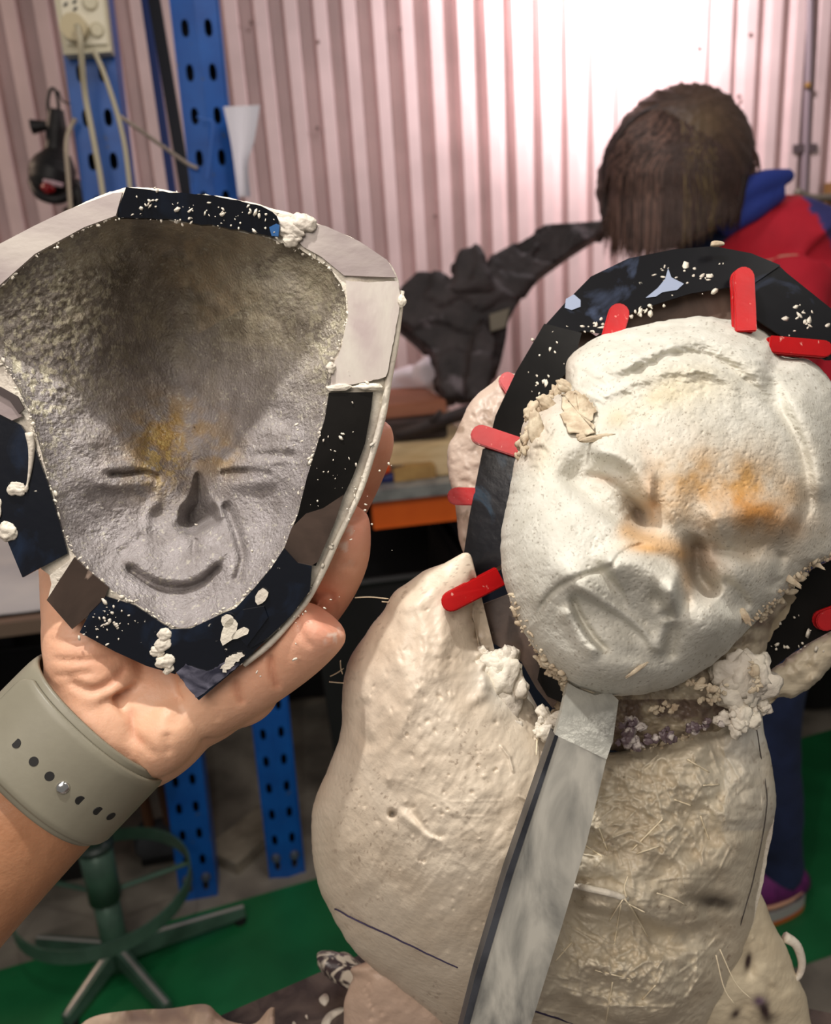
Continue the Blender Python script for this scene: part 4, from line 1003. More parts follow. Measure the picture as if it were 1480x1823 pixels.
# thin seam plate along the right edge of the jacket
sm = catmull([(1334, 1230), (1348, 1290), (1366, 1350), (1376, 1430), (1364, 1510), (1346, 1600), (1322, 1690), (1285, 1775), (1240, 1860)], 60, False)
nrm_ = np.gradient(sm, axis=0); nrm_ = np.stack([nrm_[:, 1], -nrm_[:, 0]], 1)/np.linalg.norm(nrm_, axis=1)[:, None]
wv = 5+3*fbm(np.arange(60), np.zeros(60), 8, 3, 5)
ring = np.vstack([sm+nrm_*wv[:, None], (sm-nrm_*9)[::-1]])
zf = lambda x, y: bodyZ(x, y)-.004
mk('jacket_flange', *prism(ring, zf, .010, .5), MT['plaster_white'], bust, False)
# lines: pencil seams
def line_on(name, pts, r_, m, parent, zofs=.0, n=60, seed=1):
    p = catmull(pts, n, False); p = p+np.stack([fbm(np.arange(n), np.zeros(n), 6, 3, seed), fbm(np.arange(n), np.ones(n)*9, 6, 3, seed)], 1)*1.5
    z = surfZ(p[:, 0], p[:, 1])+zofs
    v, f = tube_geo(P(p[:, 0], p[:, 1], z), r_, 6); return mk(name, v, f, m, parent)
_bi = inflate(catmull(body_out, 760))
def surfZ(px, py, cen=(960, 1480), T=.048, power=.8):
    px = np.asarray(px, float); py = np.asarray(py, float)
    return bodyZ(px, py)-T*_bi(px, py)-BR.at(px, py)*UNIT
line_on('seam_line', [(596, 1618), (640, 1640), (700, 1668), (760, 1698), (815, 1722)], .0003, MT['pencil'], bust, -.0001)
line_on('seam_line', [(940, 1795), (980, 1808), (1020, 1822), (1060, 1840)], .0004, MT['pencil'], bust, -.0001)
line_on('seam_line', [(1345, 1290), (1358, 1360), (1366, 1430), (1352, 1520), (1332, 1600), (1310, 1680)], .0002, mat('seam_grey', srgb(70, 64, 60), .8), bust, -.0008)
# loose fibres: ends sticking out of the plaster
fb = MB()
for pts in ([(632, 1064), (660, 1063), (692, 1066)], [(680, 1071), (692, 1072)], [(588, 1204), (600, 1198), (612, 1190)], [(586, 1214), (612, 1216)], [(606, 1176), (607, 1190), (610, 1200)],
            [(1112, 1600), (1128, 1622), (1154, 1668)], [(1116, 1598), (1112, 1580), (1118, 1560)], [(1110, 1600), (1085, 1640)], [(1120, 1610), (1150, 1625)], [(958, 1290), (955, 1345)],
            [(1170, 1590), (1200, 1600), (1222, 1612)], [(1275, 1700), (1290, 1760), (1310, 1790)], [(1282, 1690), (1310, 1750), (1340, 1780)]):
    p = catmull(pts, 10, False); z = np.minimum(surfZ(p[:, 0], p[:, 1]), .30)-.0025
    fb.tube(P(p[:, 0], p[:, 1], z), [.00026]*9+[.00015], 5)
for i in range(14):
    cx, cy = (rr.normal(1165, 70), rr.normal(1430, 55)) if i % 3 else (rr.normal(1110, 60), rr.normal(1735, 45)); a = rr.random()*PI; l_ = rr.uniform(12, 44)
    p = np.array([(cx-l_*math.cos(a), cy-l_*math.sin(a)), (cx, cy), (cx+l_*math.cos(a), cy+l_*math.sin(a))]); p = catmull(p, 8, False); z = surfZ(p[:, 0], p[:, 1])
    fb.tube(P(p[:, 0], p[:, 1], z-.0002), .00028, 5)
o = fb.build('fibre_ends', mat('fibre', srgb(230, 216, 186), .6), bust, True); o['kind'] = 'stuff'
# white tie cord across the chest
p = catmull([(1000, 1572), (1040, 1580), (1085, 1590), (1116, 1600)], 20, False)
mk('tie_cord', *tube_geo(P(p[:, 0], p[:, 1], surfZ(p[:, 0], p[:, 1])-.0008), .0011, 8), MT['plaster_white'], bust)

# ---- lower skirt of the jacket (base) on both sides
def baseZ(x, y): return .338+(np.asarray(y)-1700)/200*.016+0*np.asarray(x)
SR = Raster(560, 1540, 1500, 1990); SR.h += 12*fbm(SR.X, SR.Y, 90, 4, 91)+6*fbm(SR.X, SR.Y, 30, 3, 93)
for a, b in ((1328, 1705), (1336, 1722), (1405, 1660)): SR.h -= gs(SR.X, SR.Y, a, b, 6, 14, 10, 12)
SR.h += gs(SR.X, SR.Y, 1360, 1795, 20, 22, 0, 16)+gs(SR.X, SR.Y, 1420, 1790, 22, 40, 0, 10)
for i in range(60): SR.stamp(rr.uniform(1270, 1440), rr.uniform(1640, 1823), rr.uniform(2, 7), rr.uniform(-6, 8))
for i in range(8): SR.stamp(655+rr.normal(0, 8), 1750+i*9, 2.2, -8)
def base_col(X, Y):
    c = np.tile(np.array(srgb(218, 205, 176)), (len(X), 1)); l_ = (X < 900)[:, None]
    c = np.where(l_, np.array(srgb(206, 180, 160)), c)
    k_ = np.clip(gs(X, Y, 1332, 1712, 4, 12, 10, 1.3)+gs(X, Y, 1362, 1800, 8, 18, -20, 1.1)+gs(X, Y, 1310, 1805, 5, 8, 40, 1), 0, 1)[:, None]
    c = c*(1-k_)+np.array(srgb(60, 46, 46))*k_
    pur = np.clip(gs(X, Y, 1352, 1782, 8, 6, 0, 1), 0, 1)[:, None]
    return c*(1-pur)+np.array(srgb(110, 90, 110))*pur
base_out = [(650, 1712), (628, 1745), (612, 1790), (616, 1860), (650, 1880), (1000, 1893), (1300, 1890), (1430, 1876), (1446, 1840), (1436, 1775), (1420, 1738), (1402, 1690), (1375, 1640), (1352, 1585), (1325, 1560), (1200, 1600), (900, 1660)]
relief('jacket_base', base_out, (1010, 1800), baseZ, .022, SR.at, MT['plaster'], bust, 520, 120, .03, base_col, 2.5, 8)
p = catmull([(1398, 1668), (1418, 1682), (1428, 1712), (1424, 1735), (1412, 1748)], 20, False)
mk('plaster_loop', *tube_geo(P(p[:, 0], p[:, 1], np.full(20, .338)), np.interp(np.linspace(0, 1, 20), [0, .5, 1], [.0022, .0017, .001]), 8), MT['plaster_white'], bust)
# ---- rear shell seen behind the fence, left and right
RR_ = Raster(760, 600, 1600, 1330); RR_.h += 12*fbm(RR_.X, RR_.Y, 80, 4, 101)+5*fbm(RR_.X, RR_.Y, 24, 3, 103)
for i in range(90): RR_.stamp(rr.uniform(790, 900), rr.uniform(670, 960), rr.uniform(1.5, 5), rr.uniform(-5, 4), rr.random()*180, 2)
for i in range(70): RR_.stamp(rr.uniform(1360, 1480), rr.uniform(1120, 1255), rr.uniform(2, 7), rr.uniform(-6, 6))
def rear_col(X, Y):
    c = np.tile(np.array(srgb(216, 196, 180)), (len(X), 1)); k_ = (X > 1200)[:, None]
    c = np.where(k_, np.array(srgb(196, 184, 160)), c)
    d_ = np.clip(fbm(X, Y, 22, 4, 105)*2.2-.3, 0, .7)[:, None]*(X < 1000)[:, None]
    return c*(1-d_)+np.array(srgb(150, 126, 106))*d_
rear_out = [(905, 664), (872, 686), (838, 716), (812, 768), (796, 800), (800, 850), (812, 900), (818, 960), (840, 1000), (900, 1010), (960, 900), (1000, 780), (960, 690)]
relief('rear_shell', rear_out, (890, 830), lambda x, y: .318+0*np.asarray(x), .010, RR_.at, MT['plaster'], bust, 300, 70, .04, rear_col, 3, 9)
rear2 = [(1520, 1085), (1480, 1122), (1430, 1150), (1390, 1180), (1362, 1200), (1345, 1235), (1352, 1262), (1385, 1242), (1420, 1240), (1455, 1212), (1480, 1188), (1530, 1150)]
relief('rear_shell', rear2, (1430, 1185), lambda x, y: .310+0*np.asarray(x), .008, RR_.at, MT['plaster'], bust, 260, 60, .03, rear_col, 4, 11)

# ---- HEAD
HR = Raster(870, 540, 1560, 1260); X, Y = HR.X, HR.Y; h = HR.h
# forehead and hair roll
h += gs(X, Y, 1250, 770, 120, 85, 35, 16)
hairline = [(1048, 742), (1067, 718), (1147, 682), (1238, 668), (1300, 683), (1355, 722), (1398, 780), (1428, 860), (1440, 930)]
h += step(X, Y, hairline, 5, 70, 20, .14)
h += ridge(X, Y, [(1070, 694), (1132, 662), (1207, 630), (1262, 636), (1313, 664), (1370, 716), (1410, 770)], 8, -20)
h += ridge(X, Y, [(1075, 668), (1150, 630), (1215, 604), (1275, 606), (1335, 636), (1385, 690)], 15, 20)
h += ridge(X, Y, [(1026, 668), (1109, 612), (1222, 577), (1300, 580)], 8, -10)
h += ridge(X, Y, [(1405, 680), (1440, 740), (1465, 810), (1475, 900)], 20, 24)+ridge(X, Y, [(1382, 640), (1374, 680), (1398, 740), (1424, 800), (1438, 870), (1436, 940)], 11, -26)
# ----- left eye: socket under the brow, closed lid, sharp upper edge of the cheek
h += gs(X, Y, 1000, 970, 72, 62, 35, 34)                                   # cheek
h += gs(X, Y, 985, 1060, 40, 50, 20, 12)
cheek_edge = [(982, 838), (1000, 856), (1028, 880), (1062, 903), (1092, 925), (1122, 941), (1150, 956), (1175, 962)]
h += step(X, Y, cheek_edge, 5, 66, -54, .16)
h += gs(X, Y, 1092, 868, 44, 22, 40, 16)
h += ridge(X, Y, [(1040, 806), (1085, 804), (1128, 828), (1150, 870), (1156, 910)], 15, 32)
h += ridge(X, Y, [(1036, 846), (1072, 852), (1104, 874), (1130, 908)], 7, -12)
h += ridge(X, Y, [(1058, 880), (1095, 902), (1126, 926)], 8, 8)
h -= gs(X, Y, 1134, 914, 12, 22, -28, 40)
# glabella and root of the nose: furrow lines, then bridge crossing to the right cheek
h += gs(X, Y, 1195, 875, 34, 60, 5, 12)+ridge(X, Y, [(1164, 830), (1158, 880), (1162, 938)], 6, 8)
h -= gs(X, Y, 1205, 945, 50, 16, 25, 10)
h += ridge(X, Y, [(1128, 958), (1170, 972), (1212, 985), (1236, 1010), (1242, 1040)], 13, 14, .22)
# ----- nose bulb: lit top plane, sharp break, underside
h += crest(X, Y, [(1070, 1020), (1086, 1008), (1104, 1003), (1135, 1006), (1168, 1024), (1196, 1042), (1218, 1046)], 54, 44, 88, .16)
h += gs(X, Y, 1204, 1044, 13, 24, 15, 14)
under = [(1080, 1016), (1098, 1004), (1130, 1008), (1162, 1028), (1192, 1042), (1206, 1030), (1214, 1012)]
h += gs(X, Y, 1199, 1066, 13, 18, 20, 22)+gs(X, Y, 1186, 1050, 10, 8, 0, 8)
h -= gs(X, Y, 1172, 1066, 11, 15, -20, 22)+gs(X, Y, 1190, 1096, 8, 8, 0, 12)+gs(X, Y, 1222, 1072, 7, 10, 0, 14)
# ----- nasolabial crease: cheek rolls down into it, muzzle starts bright below
fold = [(1164, 968), (1130, 974), (1104, 988), (1086, 1010), (1040, 1024), (1000, 1042), (972, 1068), (957, 1096)]
h += ridge(X, Y, fold, 3.6, -9, .10)
h += step(X, Y, fold[::-1], 7, 34, 5, .12)
h += gs(X, Y, 1050, 1042, 44, 17, 30, 26)
# ----- open laughing mouth
h += ridge(X, Y, [(1014, 1047), (1038, 1050), (1078, 1073), (1116, 1096), (1150, 1128), (1166, 1160)], 6, 8, .12)
h += step(X, Y, [(1014, 1053), (1038, 1057), (1075, 1081), (1112, 1104), (1146, 1134), (1160, 1166)][::-1], 2.5, 30, -9, .10)
h += ridge(X, Y, [(1016, 1055), (1026, 1084), (1042, 1114), (1062, 1142), (1088, 1164)], 5, -15, .16)
h += ridge(X, Y, [(1004, 1072), (1022, 1112), (1044, 1144), (1074, 1170)], 11, 15, .2)
h += gs(X, Y, 1090, 1122, 36, 16, 45, 7)
h += gs(X, Y, 1090, 1190, 80, 34, 8, 30)-gs(X, Y, 1150, 1172, 40, 9, 12, 8)
h += ridge(X, Y, [(1192, 1096), (1178, 1132), (1168, 1166)], 9, 12)
h += ridge(X, Y, [(1200, 1102), (1196, 1142), (1192, 1182)], 10, -18, .25)
# ----- right cheek, deep inner corner of the eye, lid and crow's feet
h += gs(X, Y, 1268, 1116, 52, 42, 35, 60)
h += step(X, Y, [(1214, 985), (1222, 1012), (1240, 1046), (1266, 1068), (1298, 1092), (1336, 1108)], 5, 46, -50, .16)
h += ridge(X, Y, [(1250, 952), (1236, 982), (1240, 1018), (1256, 1046), (1278, 1070)], 14, -50, .2)
h += ridge(X, Y, [(1248, 940), (1300, 918), (1365, 916), (1425, 945)], 26, 38)
h -= gs(X, Y, 1310, 976, 62, 13, 4, 20)
h += gs(X, Y, 1316, 1026, 38, 28, 45, 38)
h += ridge(X, Y, [(1264, 976), (1300, 984), (1350, 992)], 6, -12)+ridge(X, Y, [(1285, 1028), (1312, 1052), (1340, 1086)], 6, -12)
h += ridge(X, Y, [(1392, 978), (1386, 1020), (1372, 1058)], 8, -16)+ridge(X, Y, [(1350, 980), (1374, 1004), (1388, 1036)], 10, 12)
h *= 1.3
# flaps and torn temple
h += 3.0*fbm(X, Y, 60, 4, 111)+1.1*fbm(X, Y, 12, 3, 113)
tm = 1/(1+np.exp((X-985-(Y-760)*-.35)/7))*np.clip((850-Y)/40, 0, 1)
h += tm*(30*fbm(X, Y, 40, 4, 115)+16*np.abs(fbm(X, Y, 16, 3, 117)))
h += step(X, Y, [(1010, 700), (1045, 710), (1062, 735), (1055, 770), (1020, 782)][::-1], 2.5, 34, -13, .1)
h += step(X, Y, [(1030, 772), (1060, 778), (1085, 784), (1092, 792)], 2, 20, 9, .1)
tb2 = np.clip(1.3-np.hypot((X-1180)/260, (Y-640)/100), 0, 1); h += tb2*(6*fbm(X, Y, 26, 4, 119)+7*fbm((X*.94+Y*.34)*.28, Y*.94-X*.34+.0006*(X-1200)**2, 8, 3, 123))
tex = 1.2*np.clip(fbm(X*.8+Y*.4, Y*.5-X*.2, 9, 3, 121), 0, 1); h += tex
for i in range(1500):
    cx, cy = rr.uniform(890, 1500), rr.uniform(560, 1240); HR.stamp(cx, cy, rr.uniform(.9, 1.7), -rr.uniform(.8, 2.6), rr.random()*180, rr.uniform(1, 2.4))
for i in range(500): HR.stamp(rr.normal(1340, 80), rr.normal(860, 80), rr.uniform(1, 2), rr.uniform(-1.5, 1.1), 20+rr.normal(0, 20), rr.uniform(1, 3))
for i in range(240): HR.stamp(rr.normal(1150, 110), rr.normal(635, 40), rr.uniform(1.5, 4), rr.uniform(-2, 3.4), -25, rr.uniform(1, 3))

def head_col(X, Y):
    c = np.tile(np.array(srgb(210, 207, 195)), (len(X), 1))
    def ov(c, col, k_): k_ = np.clip(k_, 0, 1)[:, None]; return c*(1-k_)+np.array(srgb(*col))*k_
    nz = .7+.6*fbm(X, Y, 40, 4, 131)
    c = ov(c, (190, 148, 92), (gs(X, Y, 1335, 890, 85, 62, 20, .80)+gs(X, Y, 1195, 880, 50, 55, 0, .62)+gs(X, Y, 1270, 850, 90, 34, 5, .35))*nz)
    c = ov(c, (176, 116, 48), (gs(X, Y, 1345, 912, 55, 22, 15, .75)+gs(X, Y, 1160, 880, 9, 50, -6, .45)+gs(X, Y, 1262, 1000, 20, 40, 0, .45))*nz)
    c = ov(c, (206, 160, 104), (ridge(X, Y, [(1092, 928), (1140, 958), (1200, 975), (1228, 1010)], 14, .75)+gs(X, Y, 1150, 978, 30, 6, 5, .5)+gs(X, Y, 1222, 1030, 8, 26, -10, .6)))
    c = ov(c, (206, 188, 142), (gs(X, Y, 1225, 690, 60, 26, -12, .5)+gs(X, Y, 1120, 735, 40, 16, -25, .5)+gs(X, Y, 960, 800, 24, 40, 0, .35))*nz)
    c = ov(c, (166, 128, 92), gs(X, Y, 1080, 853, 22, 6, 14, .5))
    c = ov(c, (96, 66, 36), gs(X, Y, 1137, 920, 7, 16, -25, .7)+gs(X, Y, 1236, 1000, 9, 36, 6, .5))  # dark brown painted into the shaded eye corners
    c = ov(c, (182, 160, 142), tmask(X, Y)*.5)
    sp = (fbm(X*1.0, Y*1.0, 3.3, 2, 137) > .62)*.55; c = ov(c, (120, 104, 84), sp)
    gr = np.clip(fbm(X, Y, 90, 3, 139), 0, 1)*.25; c = ov(c, (190, 188, 178), gr)
    return c
def tmask(X, Y): return 1/(1+np.exp((X-985-(Y-760)*-.35)/9))*np.clip((850-Y)/40, 0, 1)
def headZ(x, y): return .293-.032*(np.asarray(y)-700)/540+.012*(np.asarray(x)-1150)/300
head_out = [(1003, 690), (1012, 640), (1062, 602), (1130, 582), (1200, 567), (1270, 565), (1330, 575), (1372, 598), (1392, 632), (1440, 642), (1472, 668), (1496, 715), (1512, 800), (1508, 900), (1486, 985), (1440, 1012), (1398, 1058), (1352, 1102), (1305, 1150), (1262, 1188), (1200, 1222), (1130, 1238), (1070, 1236), (1010, 1214), (964, 1170), (930, 1120), (906, 1062), (892, 1002), (894, 940), (908, 872), (922, 800), (938, 742), (968, 716)]
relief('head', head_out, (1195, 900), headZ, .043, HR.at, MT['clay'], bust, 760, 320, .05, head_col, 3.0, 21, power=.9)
_hi = inflate(catmull(head_out, 760))
def headS(px, py, cen=(1195, 900)):
    px = np.asarray(px, float); py = np.asarray(py, float)
    return headZ(px, py)-.043*_hi(px, py)-HR.at(px, py)*UNIT
# ragged clay rim and crumbs along head's edge
M_cr = mat('clay_crumb', srgb(204, 190, 164), .7, srgb(170, 150, 124), 300, 4, .3, 600, bdist=.001)
cr = MB()
edge_runs = [([(1000, 690), (965, 720), (940, 760), (926, 810)], 60, 8), ([(908, 1060), (935, 1125), (975, 1182), (1012, 1218)], 60, 6), ([(962, 1172), (985, 1200), (1008, 1216)], 40, 8), ([(1345, 1105), (1392, 1060), (1440, 1012), (1484, 985)], 90, 7),
             ([(1230, 1215), (1290, 1240), (1345, 1230), (1340, 1180)], 90, 9), ([(985, 1240), (1000, 1260), (960, 1290)], 40, 8), ([(1080, 1320), (1180, 1325), (1290, 1280)], 110, 8), ([(1110, 1262), (1190, 1252), (1290, 1225)], 60, 7)]
for pts, n_, s_ in edge_runs:
    p = catmull(pts, n_, False)
    for q in p:
        x_, y_ = q+rr.normal(0, 4, 2); r_ = abs(rr.normal(0, s_*.30))+1.0
        z = min(float(headS(np.array([x_]), np.array([y_]))[0]), .292) if y_ < 1230 else float(surfZ(np.array([x_]), np.array([y_]))[0])
        cr.add(*blob_geo(x_, y_, z, r_*rr.uniform(.8, 2.2), r_, r_*.5, int(rr.integers(1, 90)), .8, 2, rr.random()*180))
o = cr.build('clay_crumbs', M_cr, bust, True); o['kind'] = 'stuff'
for (x_, y_, rx, ry, an) in ((1060, 780, 30, 6, 10), (1042, 778, 16, 9, 0), (950, 735, 20, 16, 60), (958, 770, 14, 34, 10), (975, 720, 18, 12, -40), (1010, 690, 20, 10, -40), (1135, 1192, 26, 4, 35), (1328, 1098, 16, 7, -60), (1250, 1222, 10, 4, 10), (1405, 1030, 24, 6, -35), (1450, 1003, 22, 5, -30)):
    mk('clay_flake', *blob_geo(x_, y_, float(headS(np.array([x_*1.]), np.array([y_*1.]))[0])-.0006, rx, ry, min(rx, ry)*.6, int(x_), .5, 4, an, .5), M_cr, bust)
fp = resample(np.array([(1003, 702), (1022, 694), (1046, 706), (1063, 728), (1055, 748), (1062, 770), (1040, 776), (1014, 768), (1000, 742)], float), 60); fp += rr.normal(0, 1.6, fp.shape)
fz_ = headS(fp[:, 0], fp[:, 1]); gx_ = np.linspace(0, 1, 12)
fc_ = fp.mean(0); ringv = []
for k_ in gx_: 
    q_ = fc_+(fp-fc_)*k_; ringv.append(P(q_[:, 0], q_[:, 1], headS(q_[:, 0], q_[:, 1])-.0010-.0012*k_+.0008*fbm(q_[:, 0], q_[:, 1], 12, 3, 5)))
ringv = np.vstack(ringv); ix_ = np.arange(12*60).reshape(12, 60); nx_ = np.roll(ix_, -1, 1)
mk('clay_flake', np.vstack([ringv, ringv+_F*.0016]), np.vstack([np.stack([ix_[:-1], nx_[:-1], nx_[1:], ix_[1:]], -1).reshape(-1, 4), np.stack([ix_[:-1], ix_[1:], nx_[1:], nx_[:-1]], -1).reshape(-1, 4)+720, np.stack([ix_[-1], nx_[-1], nx_[-1]+720, ix_[-1]+720], -1)]), M_cr, bust)
# neck between head and jacket
NR = Raster(820, 1000, 1420, 1400); NR.h += 22*fbm(NR.X, NR.Y, 60, 4, 141)+20*np.abs(fbm(NR.X, NR.Y, 26, 4, 143))+9*np.abs(fbm(NR.X, NR.Y, 10, 3, 147))
def neck_col(X, Y):
    c = np.tile(np.array(srgb(190, 178, 154)), (len(X), 1)); k_ = np.clip(.15+.55*(Y > 1245)+fbm(X, Y, 26, 4, 145)*1.0, 0, .9)[:, None]
    return c*(1-k_)+np.array(srgb(96, 76, 66))*k_
relief('neck', [(1000, 1130), (985, 1200), (995, 1270), (1040, 1330), (1180, 1335), (1300, 1300), (1350, 1230), (1372, 1120), (1400, 1070), (1300, 1060), (1100, 1060)], (1140, 1200), lambda x, y: .300+0*np.asarray(x), .022, NR.at, MT['plaster'], bust, 360, 110, .03, neck_col, 4, 31)

for q_ in ((905, 1212, .273, 44, 30, 41, 18, 48), (868, 1170, .277, 30, 14, 44, 12, 40), (970, 1288, .271, 36, 16, 43, 16, -8), (1328, 1215, .276, 34, 34, 47, 26, 70), (1310, 1275, .275, 26, 20, 49, 14, 0), (1352, 1265, .279, 12, 26, 51, 12, 0), (1120, 1318, .270, 26, 12, 53, 14, 10), (1175, 1312, .272, 34, 9, 55, 14, -4), (1250, 1292, .274, 34, 9, 57, 14, -16), (1128, 1292, .270, 16, 12, 59, 10, 0), (1180, 1262, .268, 40, 7, 61, 12, -6), (1270, 1240, .272, 24, 8, 63, 10, -20)):
    mk('plaster_chunk', *chunk_geo(*q_[:5], q_[5], q_[6], q_[7]), MT['plaster_white'] if q_[5] < 53 else M_cr if q_[5] > 60 else mat('purple_grit', srgb(98, 82, 86), .4, srgb(190, 180, 172), 300, 4, thr=(.5, .6)), bust)
# ---- dark film fence round the head
pl_top = plane_z((980, 570, .300), (1390, 460, .304), (1200, 600, .296))
pl_l = plane_z((975, 575, .299), (880, 780, .298), (960, 720, .293))
def film(name, poly, zf, m, th=.0009, jit=.6, n=None, parent=None):
    return mk(name, *prism(poly, zf, th, jit, n, len(poly)), m, bust if parent is None else parent, False)
film('parting_film', [(1036, 590), (1075, 594), (1130, 553), (1230, 522), (1300, 510), (1345, 503), (1390, 472), (1338, 450), (1270, 437), (1200, 444), (1120, 461), (1052, 492), (1005, 540), (972, 578), (1000, 600)], pl_top, MT['shim_fence'])
film('parting_film', [(970, 576), (1037, 592), (1020, 650), (985, 690), (950, 745), (928, 802), (870, 790), (882, 740), (920, 660)], pl_l, MT['shim_black'])
film('parting_film', [(1385, 470), (1402, 486), (1545, 600), (1540, 640), (1470, 640), (1395, 600), (1335, 560), (1338, 502)], plane_z((1390, 470, .3045), (1530, 600, .302), (1340, 600, .2985)), MT['shim_fence'])
film('parting_film', [(1035, 640), (985, 700), (990, 610), (1040, 585), (1062, 598), (1130, 550), (1230, 520), (1310, 505), (1375, 520), (1420, 575), (1450, 620), (1400, 650), (1200, 640)], plane_z((1040, 640, .3055), (1420, 560, .3055), (1200, 500, .3075)), MT['shim_brown'])['label'] = 'brown translucent film'
film('parting_film', [(860, 800), (880, 788), (945, 806), (925, 860), (905, 930), (898, 1002), (832, 1038), (822, 1012), (836, 920)], plane_z((860, 800, .3), (920, 830, .295), (850, 1020, .298)), mat('film_painted_sheen', srgb(12, 12, 18), .2, srgb(70, 104, 130), 34, 5, .12, 150, .5, dist=1.0, thr=(.56, .74), bdist=.001))  # blue sheen painted into the film's colour
film('parting_film', [(838, 1085), (905, 1058), (925, 1110), (965, 1170), (1010, 1220), (985, 1262), (955, 1225), (930, 1180), (885, 1150), (842, 1130)], plane_z((840, 1085, .299), (905, 1060, .297), (985, 1250, .292)), MT['shim_brown'])
film('parting_film', [(935, 1110), (962, 1165), (1012, 1216), (1000, 1250), (975, 1240), (945, 1190), (925, 1150)], plane_z((935, 1110, .2965), (1012, 1216, .290), (945, 1190, .2945)), MT['shim_black'])
film('parting_film', [(1350, 1140), (1395, 1065), (1450, 1012), (1560, 960), (1560, 1110), (1482, 1122), (1420, 1155), (1368, 1196)], plane_z((1350, 1150, .303), (1480, 1000, .305), (1480, 1120, .303)), MT['shim_black'])
film('parting_film', [(1330, 1110), (1352, 1090), (1400, 1050), (1420, 1062), (1395, 1105), (1362, 1150), (1340, 1190), (1318, 1180)], plane_z((1330, 1110, .2985), (1420, 1050, .3005), (1340, 1190, .2975)), mat('torn_clay_strip', srgb(160, 146, 120), .7, srgb(120, 106, 84), 120, 4, .4, 400, bdist=.001), n=40, jit=1.5)['label'] = 'torn clay strip'
# plaster flecks on the fence
fl_ = MB()
for i in range(130):
    t = rr.random()
    if i < 40: x_, y_, z_ = rr.normal(1110, 45), rr.normal(548, 8)-(rr.random()*8), None; y_ = 585-(x_-1040)*.30+rr.normal(0, 6); zf = pl_top
    elif i < 70: x_, y_ = rr.normal(1240, 40), rr.normal(490, 16); zf = pl_top
    elif i < 90: x_, y_ = rr.normal(1430, 22), rr.normal(570, 24); zf = plane_z((1390, 470, .3045), (1530, 600, .302), (1340, 600, .2985))
    elif i < 110: x_, y_ = rr.uniform(940, 1010), rr.uniform(590, 720); zf = pl_l
    else: x_, y_ = rr.uniform(1370, 1470), rr.uniform(1090, 1160); zf = lambda a, b: np.asarray(.302)
    r_ = abs(rr.normal(0, 2))+1; fl_.add(*blob_geo(x_, y_, float(zf(np.array(x_), np.array(y_))), r_*rr.uniform(.8, 2), r_*.8, .7, i, .9, 1, rr.random()*180))
o = fl_.build('plaster_flecks', MT['plaster_white'], bust, True); o['kind'] = 'stuff'
mk('rim_crumb', *blob_geo(1277, 434, .302, 11, 5, 5, 3, .5, 3, 5), M_cr, bust)
mk('light_patch', *prism([(1185, 496), (1190, 478), (1196, 494), (1218, 505), (1206, 516), (1180, 520), (1168, 528), (1150, 530), (1172, 512)], lambda a, b: pl_top(a, b)-.0004, .0005), mat('bluish_smear', srgb(140, 150, 172), .5), bust, False)
mk('light_patch', *prism([(1008, 532), (1022, 524), (1034, 534), (1034, 546), (1018, 552), (1006, 548)], lambda a, b: pl_top(a, b)-.0004, .0005), bpy.data.materials['bluish_smear'], bust, False)

# ---- red pegs clamped over the fence
def peg(p0, p1, w_, Z0, Z1, label, th=9, back=True):
    """flat rounded bar of red plastic from p0 to p1 (photo coordinates)"""
    p0 = np.array(p0, float); p1 = np.array(p1, float); d_ = (p1-p0)/np.linalg.norm(p1-p0); s_ = np.array([-d_[1], d_[0]])
    out = []
    for a in np.linspace(-PI/2, PI/2, 9): out.append(p1-d_*w_*.5+d_*w_*.5*math.cos(a)+s_*w_*.5*math.sin(a))
    out += [p0+s_*w_*.5, p0-s_*w_*.5]
    out = np.array(out); t_ = (out-p0)@d_/np.linalg.norm(p1-p0); z = Z0+(Z1-Z0)*t_
    bm = bmesh.new(); vs = [bm.verts.new(q) for q in P(out[:, 0], out[:, 1], z)]; f0 = bm.faces.new(vs)
    ex = bmesh.ops.extrude_face_region(bm, geom=[f0]); ev_ = [g_ for g_ in ex['geom'] if isinstance(g_, bmesh.types.BMVert)]
    for v_ in ev_: v_.co += Vector(_F*th*UNIT)
    bmesh.ops.recalc_face_normals(bm, faces=bm.faces)
    bmesh.ops.bevel(bm, geom=bm.edges[:], offset=2.2*UNIT, segments=2, affect='EDGES')
    v = np.array([q.co[:] for q in bm.verts]); f = [[q.index for q in x_.verts] for x_ in bm.faces]; bm.free()
    base = P(*p0, np.array(Z0))
    t = thing('clamp_peg', base, label, 'peg', 'red plastic pegs round the clay head')
    mk('peg_front', v, f, MT['red'], t, False)
    if back: mk('peg_back', v+_F*(th+7)*UNIT, f, MT['red'], t, False)
peg((1330, 590), (1325, 474), 38, .2885, .2965, 'upright red peg at the top of the head')
peg((1372, 612), (1484, 622), 31, .292, .298, 'horizontal red peg at the upper right of the head')
peg((1088, 610), (1108, 540), 38, .2945, .300, 'short red peg slanting up at the head\'s top left', back=False)
peg((935, 800), (840, 768), 36, .289, .292, 'red peg slanting up left beside the temple')
peg((848, 884), (797, 883), 32, .300, .303, 'stubby horizontal red peg beside the cheek')
peg((892, 1026), (788, 1080), 36, .284, .262, 'red peg slanting down left below the cheek')
peg((920, 700), (896, 664), 30, .306, .309, 'red peg tip peeping from behind the black film')
peg((1530, 1085), (1455, 1112), 36, .297, .300, 'red peg cut off by the right picture edge below the head')

